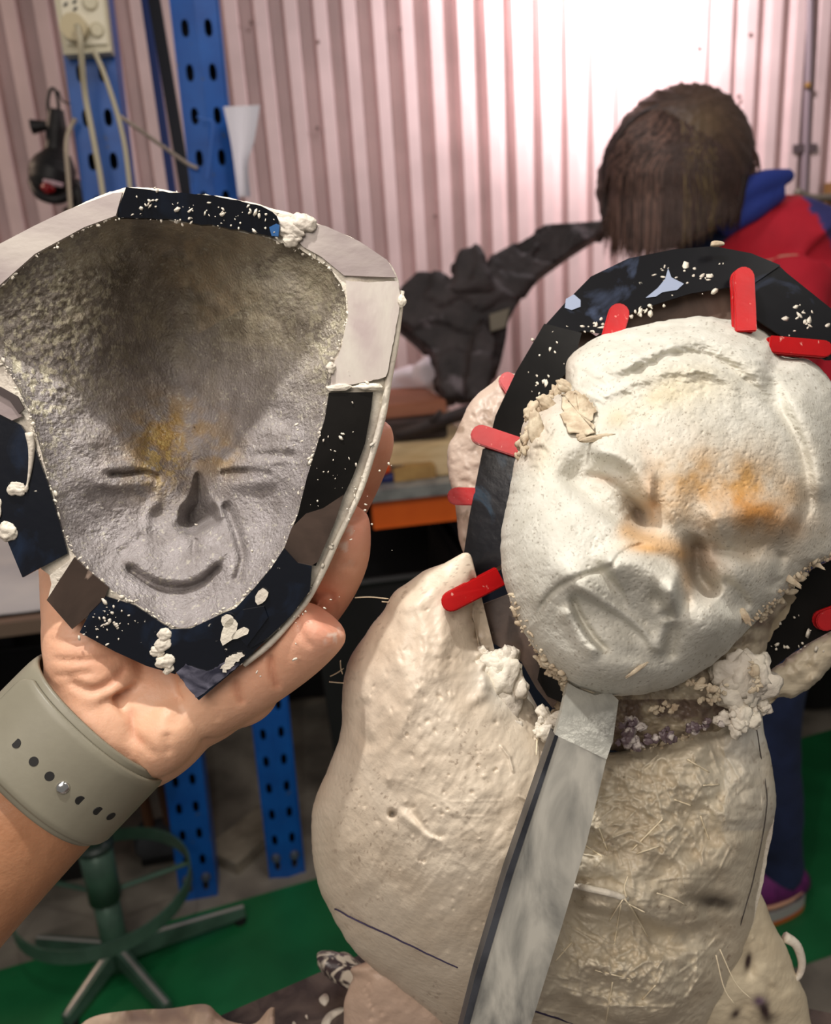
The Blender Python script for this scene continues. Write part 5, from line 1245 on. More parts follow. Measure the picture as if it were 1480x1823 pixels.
# ---- aluminium bar propping the chin
bar = thing('metal_bar', P(720, 2390, np.array(.268)), 'flat grey aluminium bar standing against the chest under the chin', 'bar')
bz = plane_z((985, 1310, .240), (1080, 1350, .2405), (870, 1823, .255))
mk('bar_body', *prism([(988, 1308), (1080, 1352), (1045, 1500), (1000, 1650), (938, 1850), (787, 2390), (656, 2390), (822, 1850), (850, 1740), (905, 1560)], bz, .0060, .2), MT['alu'], bar, False)
mk('bar_edge', *prism([(988, 1308), (994, 1311), (912, 1562), (858, 1742), (830, 1850), (664, 2390), (652, 2390), (818, 1850), (846, 1740), (900, 1560)], lambda a, b: bz(a, b)-.0004, .0075, .2), MT['alu_dark'], bar, False)
mk('bar_bend', *prism([(988, 1308), (1080, 1352), (1092, 1318), (1101, 1246), (1086, 1232), (1060, 1238), (1030, 1226), (1012, 1216), (1000, 1268)], plane_z((988, 1308, .240), (1080, 1350, .2405), (1050, 1228, .2500)), .003, .5), mat('tape', srgb(172, 170, 160), .3, srgb(132, 131, 124), 60, 5, .3, 200, .5, metal=.3), bar, False)

# ================================================================== FACE MOULD HELD IN THE HAND
mould = thing('face_mould', P(340, 760, np.array(.285)), 'hollow face mould of plaster and dark film held in the hand', 'mould')
inner = [(215, 388), (300, 393), (400, 406), (490, 427), (530, 442), (578, 472), (610, 510), (618, 560), (606, 615), (588, 652), (590, 692), (578, 745), (562, 800), (546, 850), (530, 915), (508, 970), (482, 1012), (450, 1050), (400, 1088), (340, 1116), (290, 1108), (240, 1074), (190, 1044), (152, 1010), (126, 978), (106, 920), (86, 850), (66, 780), (46, 720), (18, 665), (-14, 630), (-38, 590), (-34, 545), (0, 512), (62, 456), (150, 408)]
outer = [(224, 334), (330, 344), (402, 352), (480, 370), (528, 384), (578, 402), (640, 430), (690, 466), (708, 496), (714, 532), (702, 602), (690, 680), (678, 752), (655, 830), (634, 892), (600, 962), (556, 1052), (516, 1104), (480, 1140), (420, 1172), (350, 1190), (305, 1180), (235, 1152), (165, 1110), (120, 1080), (100, 1035), (60, 1000), (20, 940), (-10, 860), (-20, 780), (-40, 720), (-70, 660), (-80, 590), (-62, 500), (0, 440), (60, 404), (118, 376)]
rimZ = plane_z((350, 370, .247), (640, 700, .252), (300, 1130, .258))
MC = (345, 760)
# --- inner face (negative): + is toward the camera
MR = Raster(-60, 330, 740, 1160); X, Y = MR.X, MR.Y; h = MR.h
h -= gs(X, Y, 345, 690, 70, 140, 0, 20)
h += ridge(X, Y, [(130, 800), (200, 772), (270, 790)], 26, 12)+ridge(X, Y, [(420, 790), (470, 770), (530, 800)], 24, 12)
h -= ridge(X, Y, [(120, 765), (190, 735), (280, 765)], 16, 8)+ridge(X, Y, [(410, 765), (470, 735), (530, 765)], 16, 8)
h += gs(X, Y, 215, 850, 60, 24, 4, 14)+gs(X, Y, 440, 848, 52, 22, -4, 14)
h += step(X, Y, [(180, 838), (215, 836), (250, 834), (285, 846)], 2.2, 22, 9, .08)+ridge(X, Y, [(190, 845), (222, 845), (258, 840), (288, 852)], 3.4, -11, .1)*(.7+.6*np.abs(fbm(X, Y, 9, 3, 251)))
h += step(X, Y, [(384, 846), (410, 836), (450, 834), (485, 840)], 2.2, 22, 9, .08)+ridge(X, Y, [(390, 843), (415, 839), (445, 838)], 3.8, -12, .1)*(.7+.6*np.abs(fbm(X, Y, 9, 3, 253)))
h += ridge(X, Y, [(150, 872), (215, 884), (285, 868)], 10, -5)+ridge(X, Y, [(160, 858), (215, 866), (280, 858)], 7, 5)
h += ridge(X, Y, [(392, 862), (445, 862), (500, 856)], 7, 4)-ridge(X, Y, [(405, 878), (450, 880), (505, 872)], 9, 3)
for k_, (yy, am) in enumerate(((800, 3), (812, -3), (824, 3))): h += ridge(X, Y, [(440, yy), (500, yy-3), (545, yy+4)], 5, am)
# nose channel and hollow tip
h -= ridge(X, Y, [(350, 800), (352, 850), (354, 900)], 20, 22, .3)
h += pit(X, Y, [(346, 842), (360, 842), (374, 880), (391, 906), (393, 934), (374, 938), (352, 950), (330, 949), (317, 934), (318, 905), (336, 880)], 2.2, 50)
h -= gs(X, Y, 352, 900, 40, 40, 0, 16)
h += step(X, Y, [(308, 936), (324, 946), (345, 952), (356, 943), (378, 936), (392, 928)], 2.5, 26, -24, .06)
h += ridge(X, Y, [(378, 886), (391, 905), (392, 928)], 5, 9)
h -= gs(X, Y, 282, 918, 24, 20, 0, 20); h += ridge(X, Y, [(290, 890), (268, 905), (261, 930), (262, 946)], 6, 8)
h += step(X, Y, [(262, 944), (285, 945), (312, 948)][::-1], 3, 22, -10, .1)
h += ridge(X, Y, [(350, 955), (346, 975), (348, 992)], 6, -11, .2)+gs(X, Y, 372, 962, 12, 16, 0, 8)
# lips / mouth step
lip = [(216, 998), (240, 1012), (270, 1030), (310, 1040), (345, 1038), (375, 1020), (402, 988)]
h += step(X, Y, lip, 2.6, 44, 17, .05)
h += ridge(X, Y, [(222, 1006), (262, 1036), (310, 1048), (356, 1038), (396, 1002)], 6.5, -17, .08)
h += gs(X, Y, 310, 1075, 70, 16, 0, -8)
# folds right of mouth, left cheek
h += ridge(X, Y, [(398, 890), (415, 930), (428, 972), (432, 1000), (418, 1042)], 6, -18, .1)+ridge(X, Y, [(388, 930), (402, 970), (412, 1000), (408, 1040)], 9, 4)
h += ridge(X, Y, [(262, 950), (232, 975), (205, 990)], 6, -7)
h -= gs(X, Y, 180, 960, 50, 45, 30, 14)+gs(X, Y, 475, 930, 36, 50, 0, 12)
h *= 1.35
# seam lines in the hair zone and rough texture
h += ridge(X, Y, [(322, 398), (335, 470), (372, 560)], 10, 7)+ridge(X, Y, [(330, 480), (352, 540), (372, 600)], 7, -8)
h += ridge(X, Y, [(390, 590), (450, 575), (560, 610)], 8, 6)+ridge(X, Y, [(430, 500), (520, 490), (590, 540)], 12, -7)+ridge(X, Y, [(130, 470), (240, 440), (330, 450)], 16, -6)
h += 4.0*fbm(X, Y, 60, 4, 201)+2.2*fbm(X, Y, 16, 4, 203)
rough_ = np.clip(gs(X, Y, 80, 570, 110, 100, 0, 1)+gs(X, Y, 500, 520, 110, 80, 0, .8)+gs(X, Y, 60, 700, 60, 120, 0, .8)+gs(X, Y, 330, 460, 150, 50, 0, .5), 0, 1)
h += rough_*(5*fbm(X, Y, 13, 4, 205)+3*np.abs(fbm(X*.7+Y*.5, Y*.4-X*.4, 6, 3, 207)))
rm = np.random.default_rng(31)
for i in range(1800): MR.stamp(rm.uniform(-30, 610), rm.uniform(400, 1110), rm.uniform(.9, 2.2), rm.uniform(-1.6, 2.2), rm.random()*180, rm.uniform(1, 2.2))
for i in range(500): MR.stamp(rm.normal(90, 90), rm.normal(580, 90), rm.uniform(1.2, 3), rm.uniform(-2.5, 3.4), rm.random()*180, rm.uniform(1, 2.4))
def mould_col(X, Y):
    def ov(c, col, k_): k_ = np.clip(k_, 0, 1)[:, None]; return c*(1-k_)+np.array(srgb(*col))*k_
    c = np.tile(np.array(srgb(158, 151, 150)), (len(X), 1))
    up_ = 1/(1+np.exp((Y-640)/45)); c = ov(c, (140, 130, 114), up_*.8); c = ov(c, (196, 186, 164), gs(X, Y, 510, 530, 90, 70, 0, .7))  # upper half browned for the cavity's shadow, right patch paled as lit
    c = ov(c, (184, 172, 146), up_*np.clip(fbm(X, Y, 60, 4, 211)*1.8, 0, .8))
    c = ov(c, (104, 94, 80), up_*np.clip(fbm(X+300, Y, 50, 4, 213)*2.0, 0, .7))
    c = ov(c, (214, 192, 158), ridge(X, Y, [(322, 392), (345, 470), (400, 570)], 36, .85, .02)*np.clip(.7+fbm(X, Y, 30, 3, 214), 0, 1)+gs(X, Y, 430, 440, 70, 20, -30, .5))
    nz = np.clip(.6+1.4*fbm(X, Y, 22, 4, 215), 0, 1)
    c = ov(c, (178, 144, 84), (gs(X, Y, 285, 790, 48, 50, 20, .95)+gs(X, Y, 395, 812, 26, 26, 0, .6)+gs(X, Y, 330, 745, 50, 30, 0, .4))*nz)
    c = ov(c, (206, 178, 108), gs(X, Y, 285, 810, 26, 40, 0, .9)*(fbm(X, Y, 9, 3, 217) > .12))
    c = ov(c, (206, 198, 170), np.clip(rough_at(X, Y), 0, 1)*(fbm(X, Y, 8, 3, 219) > .16)*.75)
    c = ov(c, (84, 72, 60), (gs(X, Y, 222, 844, 34, 4, 0, .6)+gs(X, Y, 415, 841, 26, 5, 0, .6)))  # eye slits darkened in colour for the brow's shade
    c = ov(c, (96, 88, 82), gs(X, Y, 352, 915, 26, 26, 0, .25)+gs(X, Y, 225, 878, 60, 12, 0, .25))  # nose hollow and lower lid toned down in colour for their shade
    c = ov(c, (216, 210, 190), (fbm(X, Y, 4.5, 2, 221) > .58)*.55)
    return c
def rough_at(X, Y): return gs(X, Y, 80, 570, 110, 100, 0, 1)+gs(X, Y, 500, 520, 110, 80, 0, .6)+gs(X, Y, 60, 720, 40, 140, 0, .8)+gs(X, Y, 580, 600, 20, 90, 0, .8)
CAV = .048
def cavity():
    nt, nr = 640, 260
    B = catmull(inner, nt); B += np.stack([fbm(np.arange(nt), np.zeros(nt), 7, 4, 223), fbm(np.arange(nt), np.ones(nt)*40, 7, 4, 225)], 1)*3.2
    t = np.linspace(0, PI/2, nr+1)[1:]; r = np.sin(t)
    px = MC[0]+r[:, None]*(B[None, :, 0]-MC[0]); py = MC[1]+r[:, None]*(B[None, :, 1]-MC[1])
    prof_ = .018*np.cos(t)[:, None]**1.4+gs(px, py, 318, 610, 84, 185, 0, .038)*np.clip(np.cos(t)[:, None]*2.2, 0, 1)
    Z = rimZ(px, py)+prof_-MR.at(px, py)*UNIT*(1-r[:, None]**10)
    c0 = P(MC[0], MC[1], np.array(float(rimZ(np.array(MC[0]), np.array(MC[1])))+.0415-MR.at(np.array([MC[0]*1.]), np.array([MC[1]*1.]))[0]*UNIT))[None]
    V = np.vstack([c0, P(px, py, Z).reshape(-1, 3)])
    idx = 1+np.arange(nr*nt).reshape(nr, nt); nx = np.roll(idx, -1, 1)
    q = np.stack([idx[:-1], nx[:-1], nx[1:], idx[1:]], -1).reshape(-1, 4).tolist()+[[0, int(b), int(a)] for a, b in zip(idx[0], nx[0])]
    X_, Y_, _ = PX(V)
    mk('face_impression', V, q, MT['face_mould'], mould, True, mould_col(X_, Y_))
    # shell: rim flange and rounded back
    O = catmull(outer, nt); s_in = B
    # pair outer points with inner ones by angle round the centre
    def byang(Q):
        a = np.arctan2(Q[:, 1]-MC[1], Q[:, 0]-MC[0]); o_ = np.argsort(a); return a[o_], Q[o_]
    aI = np.arctan2(B[:, 1]-MC[1], B[:, 0]-MC[0]); aO, QO = byang(O)
    Oi = np.stack([np.interp(aI, aO, QO[:, 0], period=2*PI), np.interp(aI, aO, QO[:, 1], period=2*PI)], 1)
    Oi += np.stack([fbm(np.arange(nt), np.zeros(nt), 10, 4, 233), fbm(np.arange(nt), np.ones(nt)*40, 10, 4, 235)], 1)*3
    rings = []; 
    for s_ in np.linspace(0, 1, 9):
        q_ = B*(1-s_)+Oi*s_; rings.append(P(q_[:, 0], q_[:, 1], rimZ(q_[:, 0], q_[:, 1])+.0014*s_+.0005*fbm(q_[:, 0], q_[:, 1], 24, 3, 237)))
    for a in np.linspace(.12, PI/2, 14):
        r_ = math.cos(a); q_ = MC+(Oi-MC)*(r_ if a < PI/2-.01 else .002); rings.append(P(q_[:, 0], q_[:, 1], rimZ(q_[:, 0], q_[:, 1])+.004+.074*math.sin(a)*(1-.25*np.clip((q_[:, 1]-900)/200, 0, 1))))
    V = np.vstack(rings); k_ = len(rings); idx = np.arange(k_*nt).reshape(k_, nt); nx = np.roll(idx, -1, 1)
    q = np.stack([idx[:-1], nx[:-1], nx[1:], idx[1:]], -1).reshape(-1, 4)
    mk('plaster_shell', V, q, MT['plaster_white'], mould, True)
    return B, Oi
Bm, Om = cavity()
def mfilm(name, poly, m, lift=.0012, th=.0009, jit=.5, zf=None, n=None):
    z = (lambda a, b: rimZ(a, b)-lift) if zf is None else zf
    return mk(name, *prism(poly, z, th, jit, n, int(abs(poly[0][0]))+3), m, mould, False)
mfilm('rim_slab', [(-10, 440), (60, 402), (118, 374), (200, 344), (218, 342), (206, 384), (150, 404), (62, 452), (0, 508), (-40, 530)], MT['plaster_lilac'], .0008)['label'] = 'lilac grey plaster rim'
film_top = plane_z((225, 333, .2440), (490, 395, .2445), (350, 402, .2465))
mk('rim_film', *prism([(225, 333), (330, 344), (402, 352), (470, 368), (498, 388), (492, 422), (400, 404), (300, 390), (205, 386)], film_top, .0012, .8, 60, 4), MT['shim_navy'], mould, False)
mfilm('rim_slab', [(556, 398), (580, 402), (640, 430), (690, 464), (706, 494), (660, 492), (612, 490), (572, 458), (540, 440), (530, 428)], MT['plaster_lilac'], .0009)['label'] = 'lilac grey plaster rim'
mfilm('rim_slab', [(616, 500), (660, 502), (709, 500), (714, 534), (702, 602), (688, 672), (640, 682), (588, 690), (592, 655), (608, 618), (620, 560)], MT['plaster_pink'], .0009, n=70)['label'] = 'white marbled plaster rim'
mfilm('rim_film', [(586, 699), (664, 698), (660, 730), (650, 790), (628, 850), (590, 930), (562, 1008), (530, 1000), (506, 976), (530, 915), (546, 850), (562, 800), (578, 745)], MT['shim_black'], .0010)
mfilm('rim_film', [(545, 915), (575, 905), (612, 880), (596, 930), (566, 1000), (548, 1012), (530, 1002), (504, 978), (520, 940)], MT['mould_brown'], .0017)['label'] = 'smeared brown film'
mfilm('rim_film', [(506, 975), (530, 1002), (556, 1008), (552, 1052), (516, 1098), (478, 1134), (446, 1154), (432, 1120), (415, 1088), (450, 1050), (482, 1012)], MT['shim_navy'], .0022)
mfilm('rim_film', [(305, 1120), (340, 1119), (400, 1090), (422, 1082), (446, 1110), (452, 1150), (478, 1136), (420, 1192), (354, 1246), (312, 1194), (302, 1160)], MT['shim_navy'], .0016)
mfilm('rim_film', [(188, 1062), (240, 1078), (290, 1112), (306, 1122), (312, 1200), (262, 1186), (205, 1160), (142, 1126), (160, 1090)], MT['shim_navy'], .0012)
mfilm('rim_film', [(132, 992), (152, 1012), (192, 1046), (186, 1066), (160, 1092), (128, 1120), (84, 1068)], MT['mould_brown'], .0012)['label'] = 'brown smoky film'
mfilm('rim_slab', [(88, 1024), (126, 996), (134, 992), (86, 1064), (92, 1040)], MT['plaster_white'], .0006)['label'] = 'cream plaster wedge'
mfilm('rim_film', [(-60, 742), (0, 738), (36, 756), (62, 800), (84, 858), (104, 925), (121, 986), (40, 1028), (12, 962), (-60, 930)], MT['shim_navy'], .0012)
mfilm('rim_slab', [(-70, 690), (0, 694), (24, 714), (38, 742), (22, 748), (0, 738), (-70, 736)], MT['plaster_lilac'], .0016)['label'] = 'lilac grey plaster rim'
mfilm('rim_film', [(-70, 690), (0, 688), (30, 706), (42, 728), (34, 736), (18, 714), (-4, 700), (-70, 700)], mat('dark_ridge', srgb(58, 46, 44), .4), .0024)
M_sm = mat('highlight_smear', srgb(104, 102, 116), .3, srgb(34, 34, 48), 90, 5, .1, 200, dist=2.0)  # grey patch paints the film tip's translucent highlight among the smears
mfilm('rim_smear_highlight', [(314, 1198), (350, 1243), (390, 1214), (428, 1182), (404, 1176), (372, 1196), (350, 1190), (330, 1182)], M_sm, .0022, .0006, .8, n=50)
mfilm('rim_smear_highlight', [(392, 1190), (404, 1172), (428, 1160), (436, 1166), (420, 1180), (402, 1198)], MT['plaster_white'], .0028, .0006, 1.2, n=40)
# plaster gobs on the rim
def gob(px, py, rx, ry, ang=0, seed=1, m=None, lift=.0012, rough=.5):
    return mk('plaster_gob', *blob_geo(px, py, float(rimZ(np.array(px*1.), np.array(py*1.)))-lift, rx, ry, min(rx, ry)*.6, seed, rough, 4, ang, .6), m or MT['plaster_white'], mould)
for q in ((512, 404, 30, 18, -30, 3), (520, 425, 18, 14, 0, 4), (462, 372, 34, 7, -18, 5), (540, 398, 24, 16, -10, 6), (385, 358, 20, 4, -28, 7), (478, 404, 9, 5, 0, 8), (30, 870, 16, 14, 0, 9), (12, 946, 18, 17, 20, 10), (-8, 905, 10, 20, 0, 11), (292, 1130, 13, 11, 0, 12), (290, 1146, 16, 12, 30, 13), (296, 1176, 18, 15, 10, 14), (280, 1160, 12, 9, 0, 15), (302, 1190, 11, 7, 40, 16), (716, 535, 7, 11, 0, 18), (606, 690, 22, 6, 2, 19), (655, 688, 26, 7, 0, 20), (590, 655, 9, 10, 0, 21)):
    gob(*q)
for px_, py_, rx, ry, an in ((466, 1062, 12, 14, 20), (408, 1124, 16, 24, 30), (428, 1128, 16, 10, 40), (405, 1106, 12, 12, 0)):
    p = [(px_+rx*math.cos(a+math.radians(an))*(1+.2*math.sin(5*a)), py_+ry*math.sin(a)*(1+.15*math.cos(3*a))) for a in np.linspace(0, 2*PI, 11)[:-1]]
    mfilm('plaster_flake', p, MT['plaster_white'], .0032, .0007, .6)
gb = mfilm('rim_film', [(395, 1118), (432, 1086), (470, 1080), (478, 1100), (440, 1150), (430, 1140), (420, 1112)], MT['shim_navy'], .0029)
# ragged plaster bead along outer right edge, drips, inner rim crumbs
bd = MB()
E_ = catmull([(716, 520), (708, 600), (694, 680), (682, 750), (660, 826), (638, 890), (604, 960), (560, 1052), (520, 1106), (480, 1150), (436, 1184)], 40, False)
z_ = rimZ(E_[:, 0], E_[:, 1])+.001
bd.tube(P(E_[:, 0]-2, E_[:, 1]-2, z_), .0011+.0004*fbm(np.arange(40), np.zeros(40), 5, 3, 7), 8)
bd.build('rim_bead', MT['plaster_white'], mould, True)
fk = MB()
for i in range(720):
    if i < 420:
        q = Bm[rm.integers(len(Bm))]+rm.normal(0, 3.0, 2); 
        if 230 < q[0] < 470 and q[1] < 440 and rm.random() < .8: continue
        r_ = abs(rm.normal(0, 1.4))+.7
    elif i < 500: q = np.array(MC)+(Om[rm.integers(len(Om))]-MC)*.982+rm.normal(0, 1.2, 2); r_ = abs(rm.normal(0, 2))+.8
    elif i < 560: q = np.array([rm.uniform(240, 490), 0]); q[1] = 350+(q[0]-240)*.14+rm.normal(12, 14); r_ = abs(rm.normal(0, 1.8))+.7
    elif i < 610: q = np.array([rm.normal(195, 24), rm.normal(1108, 18)]); r_ = abs(rm.normal(0, 1.7))+.6
    elif i < 660: q = np.array([rm.normal(470, 55), rm.normal(1090, 55)]); r_ = abs(rm.normal(0, 1.6))+.6
    else: q = np.array([rm.normal(590, 40), rm.normal(830, 90)]); r_ = abs(rm.normal(0, 1.1))+.5
    lf = .0014 if i >= 500 else .0004
    zz = float(rimZ(np.array(q[0]), np.array(q[1])))-lf
    if i in range(500, 560): zz = float(film_top(np.array(q[0]), np.array(q[1])))-.0002
    fk.add(*blob_geo(q[0], q[1], zz, r_*rm.uniform(.8, 2.2), r_*.9, r_*.35, int(i), .9, 1, rm.random()*180))
o = fk.build('plaster_flecks', MT['plaster_white'], mould, True); o['kind'] = 'stuff'
p = catmull([(52, 770), (56, 800), (53, 840), (46, 876)], 16, False)
mk('plaster_drip', *tube_geo(P(p[:, 0], p[:, 1], rimZ(p[:, 0], p[:, 1])-.0016), np.r_[np.linspace(.0013, .0003, 14), .0006, .0004], 8), MT['plaster_white'], mould)
mfilm('light_patch', [(478, 404), (492, 398), (498, 400), (496, 420), (484, 420)], mat('blue_glint', srgb(60, 110, 170), .3), .0016, zf=lambda a, b: film_top(a, b)-.0003)

# ================================================================== HAND AND FOREARM
arm = thing('person', P(120, 1400, np.array(.27)), 'bare left forearm and hand holding the face mould, wearing grey watch strap', 'person')
def hb(path, n=26, m=22, flat=1.0):
    p = np.array(path, float); s_ = np.r_[0, np.cumsum(np.linalg.norm(np.diff(p[:, :2], axis=0), axis=1))]; s_ /= s_[-1]
    q = catmull(p[:, :4], m, False)
    w_ = P(q[:, 0], q[:, 1], q[:, 3]); v, f = tube_geo(w_, np.maximum(q[:, 2], 2)*q[:, 3]/FPX, n)
    c = np.repeat(w_, n, 0)
    if flat != 1.0:
        d_ = (v[:len(c)]-c)@_F; v[:len(c)] -= np.outer(d_*(1-flat), _F)
    return v, f
def he(px, py, Z, rx, ry, rd, ang=0): return blob_geo(px, py, Z, rx, ry, rd, 0, 0, 4, ang)
hand = [hb([(-330, 1810, 170, .262), (-190, 1670, 158, .264), (-60, 1535, 146, .267), (60, 1415, 136, .270), (160, 1310, 134, .273), (215, 1265, 120, .276)], 40, 26, .72),
        he(260, 1290, .280, 150, 108, 95, 35), he(330, 1225, .283, 150, 112, 80, 20), he(290, 1310, .270, 86, 62, 60, 45),
        he(385, 1200, .282, 120, 92, 74, -25),
        hb([(190, 1235, 78, .272), (158, 1160, 76, .272), (146, 1090, 68, .278), (132, 1020, 58, .292), (122, 930, 52, .310), (130, 860, 44, .318), (136, 815, 34, .322)]),   # thumb, behind the mould
        he(160, 1180, .2715, 78, 92, 66, -5),
        hb([(360, 1235, 84, .279), (430, 1205, 74, .277), (487, 1178, 64, .274), (535, 1145, 60, .270), (572, 1112, 55, .266), (580, 1102, 44, .2655)]),          # little finger
        hb([(420, 1150, 78, .300), (500, 1110, 72, .302), (560, 1050, 67, .292), (596, 990, 62, .278), (612, 938, 50, .270), (617, 914, 40, .267)]),          # ring finger
        hb([(400, 1080, 76, .320), (500, 1010, 70, .326), (575, 930, 60, .318), (628, 850, 51, .298), (654, 785, 49, .281), (660, 755, 38, .277)]),           # middle finger
        hb([(380, 1000, 74, .340), (470, 880, 68, .348), (540, 780, 62, .346), (570, 700, 56, .340), (580, 640, 46, .332)]),                     # index, behind the mould
        hb([(320, 1180, 110, .292), (390, 1090, 92, .325), (380, 1010, 84, .340)])]
HCR = Raster(-20, 680, 760, 1700); X, Y = HCR.X, HCR.Y; h = HCR.h
for pts, w_, am in (([(62, 1238), (100, 1310), (160, 1370), (250, 1412)], 5, -7), ([(74, 1222), (110, 1290), (180, 1352), (245, 1400)], 8, 5), ([(88, 1215), (118, 1275), (170, 1330), (240, 1386)], 5, -4),
                    ([(228, 1180), (212, 1200), (180, 1225), (150, 1228), (110, 1205)], 6, -9), ([(86, 1205), (130, 1202), (175, 1198)], 4, -4), ([(84, 1170), (120, 1176), (180, 1174), (220, 1168)], 4, -5),
                    ([(82, 1135), (120, 1144), (160, 1140)], 4, -3.5), ([(80, 1100), (110, 1104), (150, 1100)], 4, -3), ([(84, 1120), (120, 1124), (150, 1118)], 3, -2.5),
                    ([(232, 1255), (236, 1300), (262, 1330), (285, 1352)], 6, -5), ([(300, 1300), (298, 1325), (306, 1345)], 6, -5), ([(330, 1225), (320, 1270), (300, 1300)], 8, -4),
                    ([(482, 1160), (483, 1195), (498, 1232)], 4, -9), ([(418, 1205), (422, 1230), (432, 1258)], 5, -6), ([(380, 1245), (382, 1262), (390, 1285)], 6, -4), ([(532, 1095), (538, 1130), (560, 1158)], 4, -4),
                    ([(585, 985), (610, 1005), (640, 1010)], 5, -4), ([(560, 1045), (590, 1062), (618, 1066)], 4, -3), ([(648, 845), (665, 858), (678, 860)], 4, -3)):
    h += ridge(X, Y, pts, w_, am, .2)
h += gs(X, Y, 180, 1290, 40, 40, 0, 4)+gs(X, Y, 310, 1310, 45, 38, 0, 6)+2.0*fbm(X, Y, 40, 3, 301)+.5*fbm(X, Y, 7, 3, 303)
h += ridge(X, Y, [(590, 1062), (599, 1080), (596, 1100), (580, 1116)], 2.2, -7, .1)+step(X, Y, [(590, 1062), (599, 1080), (596, 1100), (580, 1116)], 2, 16, 5, .1)+ridge(X, Y, [(616, 876), (636, 868), (656, 878), (664, 892)], 4, -12, .1)+ridge(X, Y, [(542, 1078), (556, 1062), (578, 1056), (600, 1062)], 4, -8, .1)+gs(X, Y, 575, 1095, 26, 30, 0, 4)+gs(X, Y, 625, 955, 26, 40, 10, 5)
def hand_post(v, n):
    x_, y_, z_ = PX(v); fr = np.clip(-(n@_F)*1.6, 0, 1)
    return v-np.outer(HCR.at(x_, y_)*UNIT*fr, _F)
def hand_col(v, n):
    x_, y_, _ = PX(v)
    def ov(c, col, k_): k_ = np.clip(k_, 0, 1)[:, None]; return c*(1-k_)+np.array(srgb(*col))*k_
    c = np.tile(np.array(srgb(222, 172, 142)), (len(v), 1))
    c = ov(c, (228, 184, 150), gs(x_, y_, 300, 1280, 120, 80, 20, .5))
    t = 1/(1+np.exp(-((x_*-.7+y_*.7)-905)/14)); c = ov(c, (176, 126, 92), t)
    for q in ((575, 1090, 40, 44), (640, 920, 36, 60), (670, 760, 36, 50)): c = ov(c, (224, 142, 122), gs(x_, y_, *q, 0, .6))
    c = ov(c, (214, 150, 122), gs(x_, y_, 230, 1170, 80, 40, 20, .4)+gs(x_, y_, 470, 1190, 60, 40, -30, .3))
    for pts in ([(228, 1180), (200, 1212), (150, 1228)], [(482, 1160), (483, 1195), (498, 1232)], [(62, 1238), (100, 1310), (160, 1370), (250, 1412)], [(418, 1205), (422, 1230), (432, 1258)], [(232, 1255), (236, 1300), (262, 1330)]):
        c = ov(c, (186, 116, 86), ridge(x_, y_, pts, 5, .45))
    pl = (fbm(x_, y_, 9, 3, 311) > .30)*(gs(x_, y_, 622, 965, 16, 22, 0, 1)+gs(x_, y_, 590, 1128, 12, 16, 0, 1))
    c = ov(c, (232, 214, 200), pl*.75)
    return c
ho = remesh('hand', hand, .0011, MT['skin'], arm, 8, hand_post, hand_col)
# nail rims on little and ring finger
_hv = np.empty(len(ho.data.vertices)*3); ho.data.vertices.foreach_get('co', _hv); _hx, _hy, _hz = PX(_hv.reshape(-1, 3)+np.array(arm.location))
def handZ(px, py): return np.array([np.min(_hz[(np.abs(_hx-a) < 9) & (np.abs(_hy-b) < 9)], initial=.33) for a, b in zip(px, py)])
def nail(pts, w_, Zs, label):
    p = catmull(pts, 20, False); z = handZ(p[:, 0], p[:, 1])+.0002
    mk('fingernail', *tube_geo(P(p[:, 0], p[:, 1], z), w_*UNIT*np.r_[.4, np.ones(18), .4], 8), mat('nail_'+label, srgb(226, 186, 168), .25, sss=.1), arm)

# ---- watch strap round the wrist
def strap():
    # centre line in the picture of the visible (near) side runs across the wrist; the loop closes behind the wrist
    ax0 = P(20, 1452, np.array(.2690)); ax1 = P(150, 1318, np.array(.2728)); A = (ax1-ax0)/np.linalg.norm(ax1-ax0)
    side = np.cross(A, _F); side /= np.linalg.norm(side)
    if side@_R < 0: side = -side
    dep = np.cross(side, A); dep /= np.linalg.norm(dep)
    if dep@_F > 0: dep = -dep
    c = P(124, 1330, np.array(.2722)); return c, A, side, dep
c_, A_, S_, D_ = strap()
ru, rd_, hw = 145*.271/FPX, 112*.271/FPX, 84*.271/FPX
def strap_pt(a, t, off=0.0):
    a = np.asarray(a, float); t = np.asarray(t, float)
    ce = np.sign(np.cos(a))*np.abs(np.cos(a))**.9; se = np.sign(np.sin(a))*np.abs(np.sin(a))**.9
    return c_+(ru+off)*ce[..., None]*S_+(rd_+off)*se[..., None]*D_+(t*hw)[..., None]*A_
TH = .0019
holes_a = [math.radians(q) for q in (106.9, 93.2, 83.5, 61, 46, 33)]
na, ntt = 288, 41
aa = np.linspace(0, 2*PI, na, endpoint=False); tt_ = np.linspace(-1, 1, ntt)
G = []
for off, sgn in ((TH, 1), (0, 0)):
    for t in tt_:
        o_ = off-(TH*.35*(abs(t)**8) if sgn else 0); G.append(strap_pt(aa, np.full(na, t), o_))
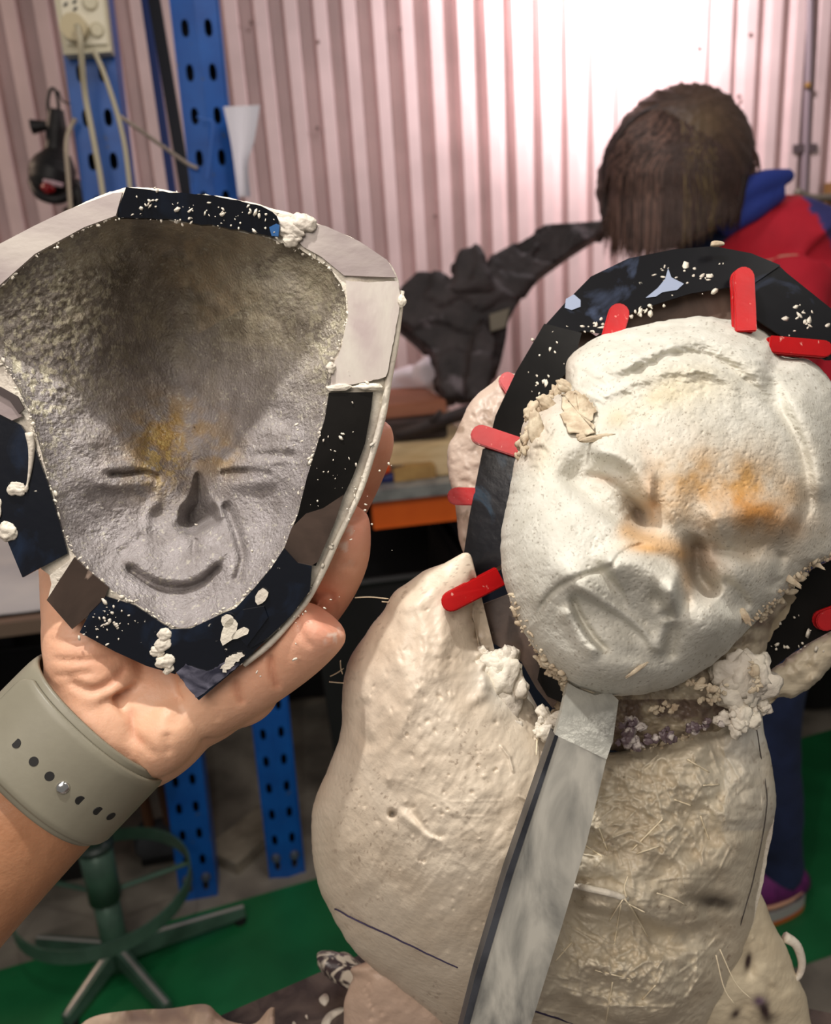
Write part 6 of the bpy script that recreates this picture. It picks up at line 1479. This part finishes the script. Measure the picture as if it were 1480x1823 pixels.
V = np.vstack(G); idx = np.arange(2*ntt*na).reshape(2*ntt, na)
order = list(range(ntt))+list(range(2*ntt-1, ntt-1, -1))
q = []
for i in range(len(order)):
    a, b = idx[order[i]], idx[order[(i+1) % len(order)]]
    q.append(np.stack([a, b, np.roll(b, -1), np.roll(a, -1)], -1))
so_ = mk('watch_strap', V, np.vstack(q), MT['strap'], arm, True); so_['label'] = 'grey rubber watch strap'
# overlapping tail end with its rounded raised edge
aT = np.linspace(math.radians(4), math.radians(142), 90); G = []
for off in (TH+.0016, TH*.9):
    for t in tt_:
        lim = math.radians(142)-.16*max(0, (abs(t)-.55)/.45)**2*1.0
        lim0 = math.radians(4)
        a_ = np.linspace(lim0, lim, 90); edge = np.minimum(np.minimum(1-abs(t), .12)/.12, 1)
        G.append(strap_pt(a_, np.full(90, t*.86), off-(.0006*(1-edge) if off > TH else 0)))
V = np.vstack(G); idx = np.arange(2*ntt*90).reshape(2*ntt, 90); q = []
for i in range(len(order)):
    a, b = idx[order[i]], idx[order[(i+1) % len(order)]]; q.append(np.stack([a[:-1], b[:-1], b[1:], a[1:]], -1))
for e_ in (0, 89):
    q.append(np.stack([idx[:ntt-1, e_], idx[1:ntt, e_], idx[ntt+1:2*ntt, e_], idx[ntt:2*ntt-1, e_]], -1))
mk('strap_tail', V, np.vstack(q), MT['strap'], so_, True)
def strap_disc(a, t, r, off, m, name, depth=.0006, dome=False):
    p = strap_pt(np.array(a), np.array(t), off); e = .01
    n_ = strap_pt(np.array(a), np.array(t), off+.002)-p; n_ /= np.linalg.norm(n_)
    if dome: v, f = tube_geo([p-n_*.001, p+n_*.0002, p+n_*.0007, p+n_*.0010], [r, r, r*.8, r*.3], 20)
    else: v, f = tube_geo([p-n_*depth, p+n_*.00008], r, 20)
    mk(name, v, f, m, so_, dome)
for a in holes_a: strap_disc(a, -.10, .00145, TH+.0016, MT['dark'], 'strap_hole')
strap_disc(math.radians(74), -.10, .0020, TH+.0016, MT['steel'], 'strap_pin', dome=True)
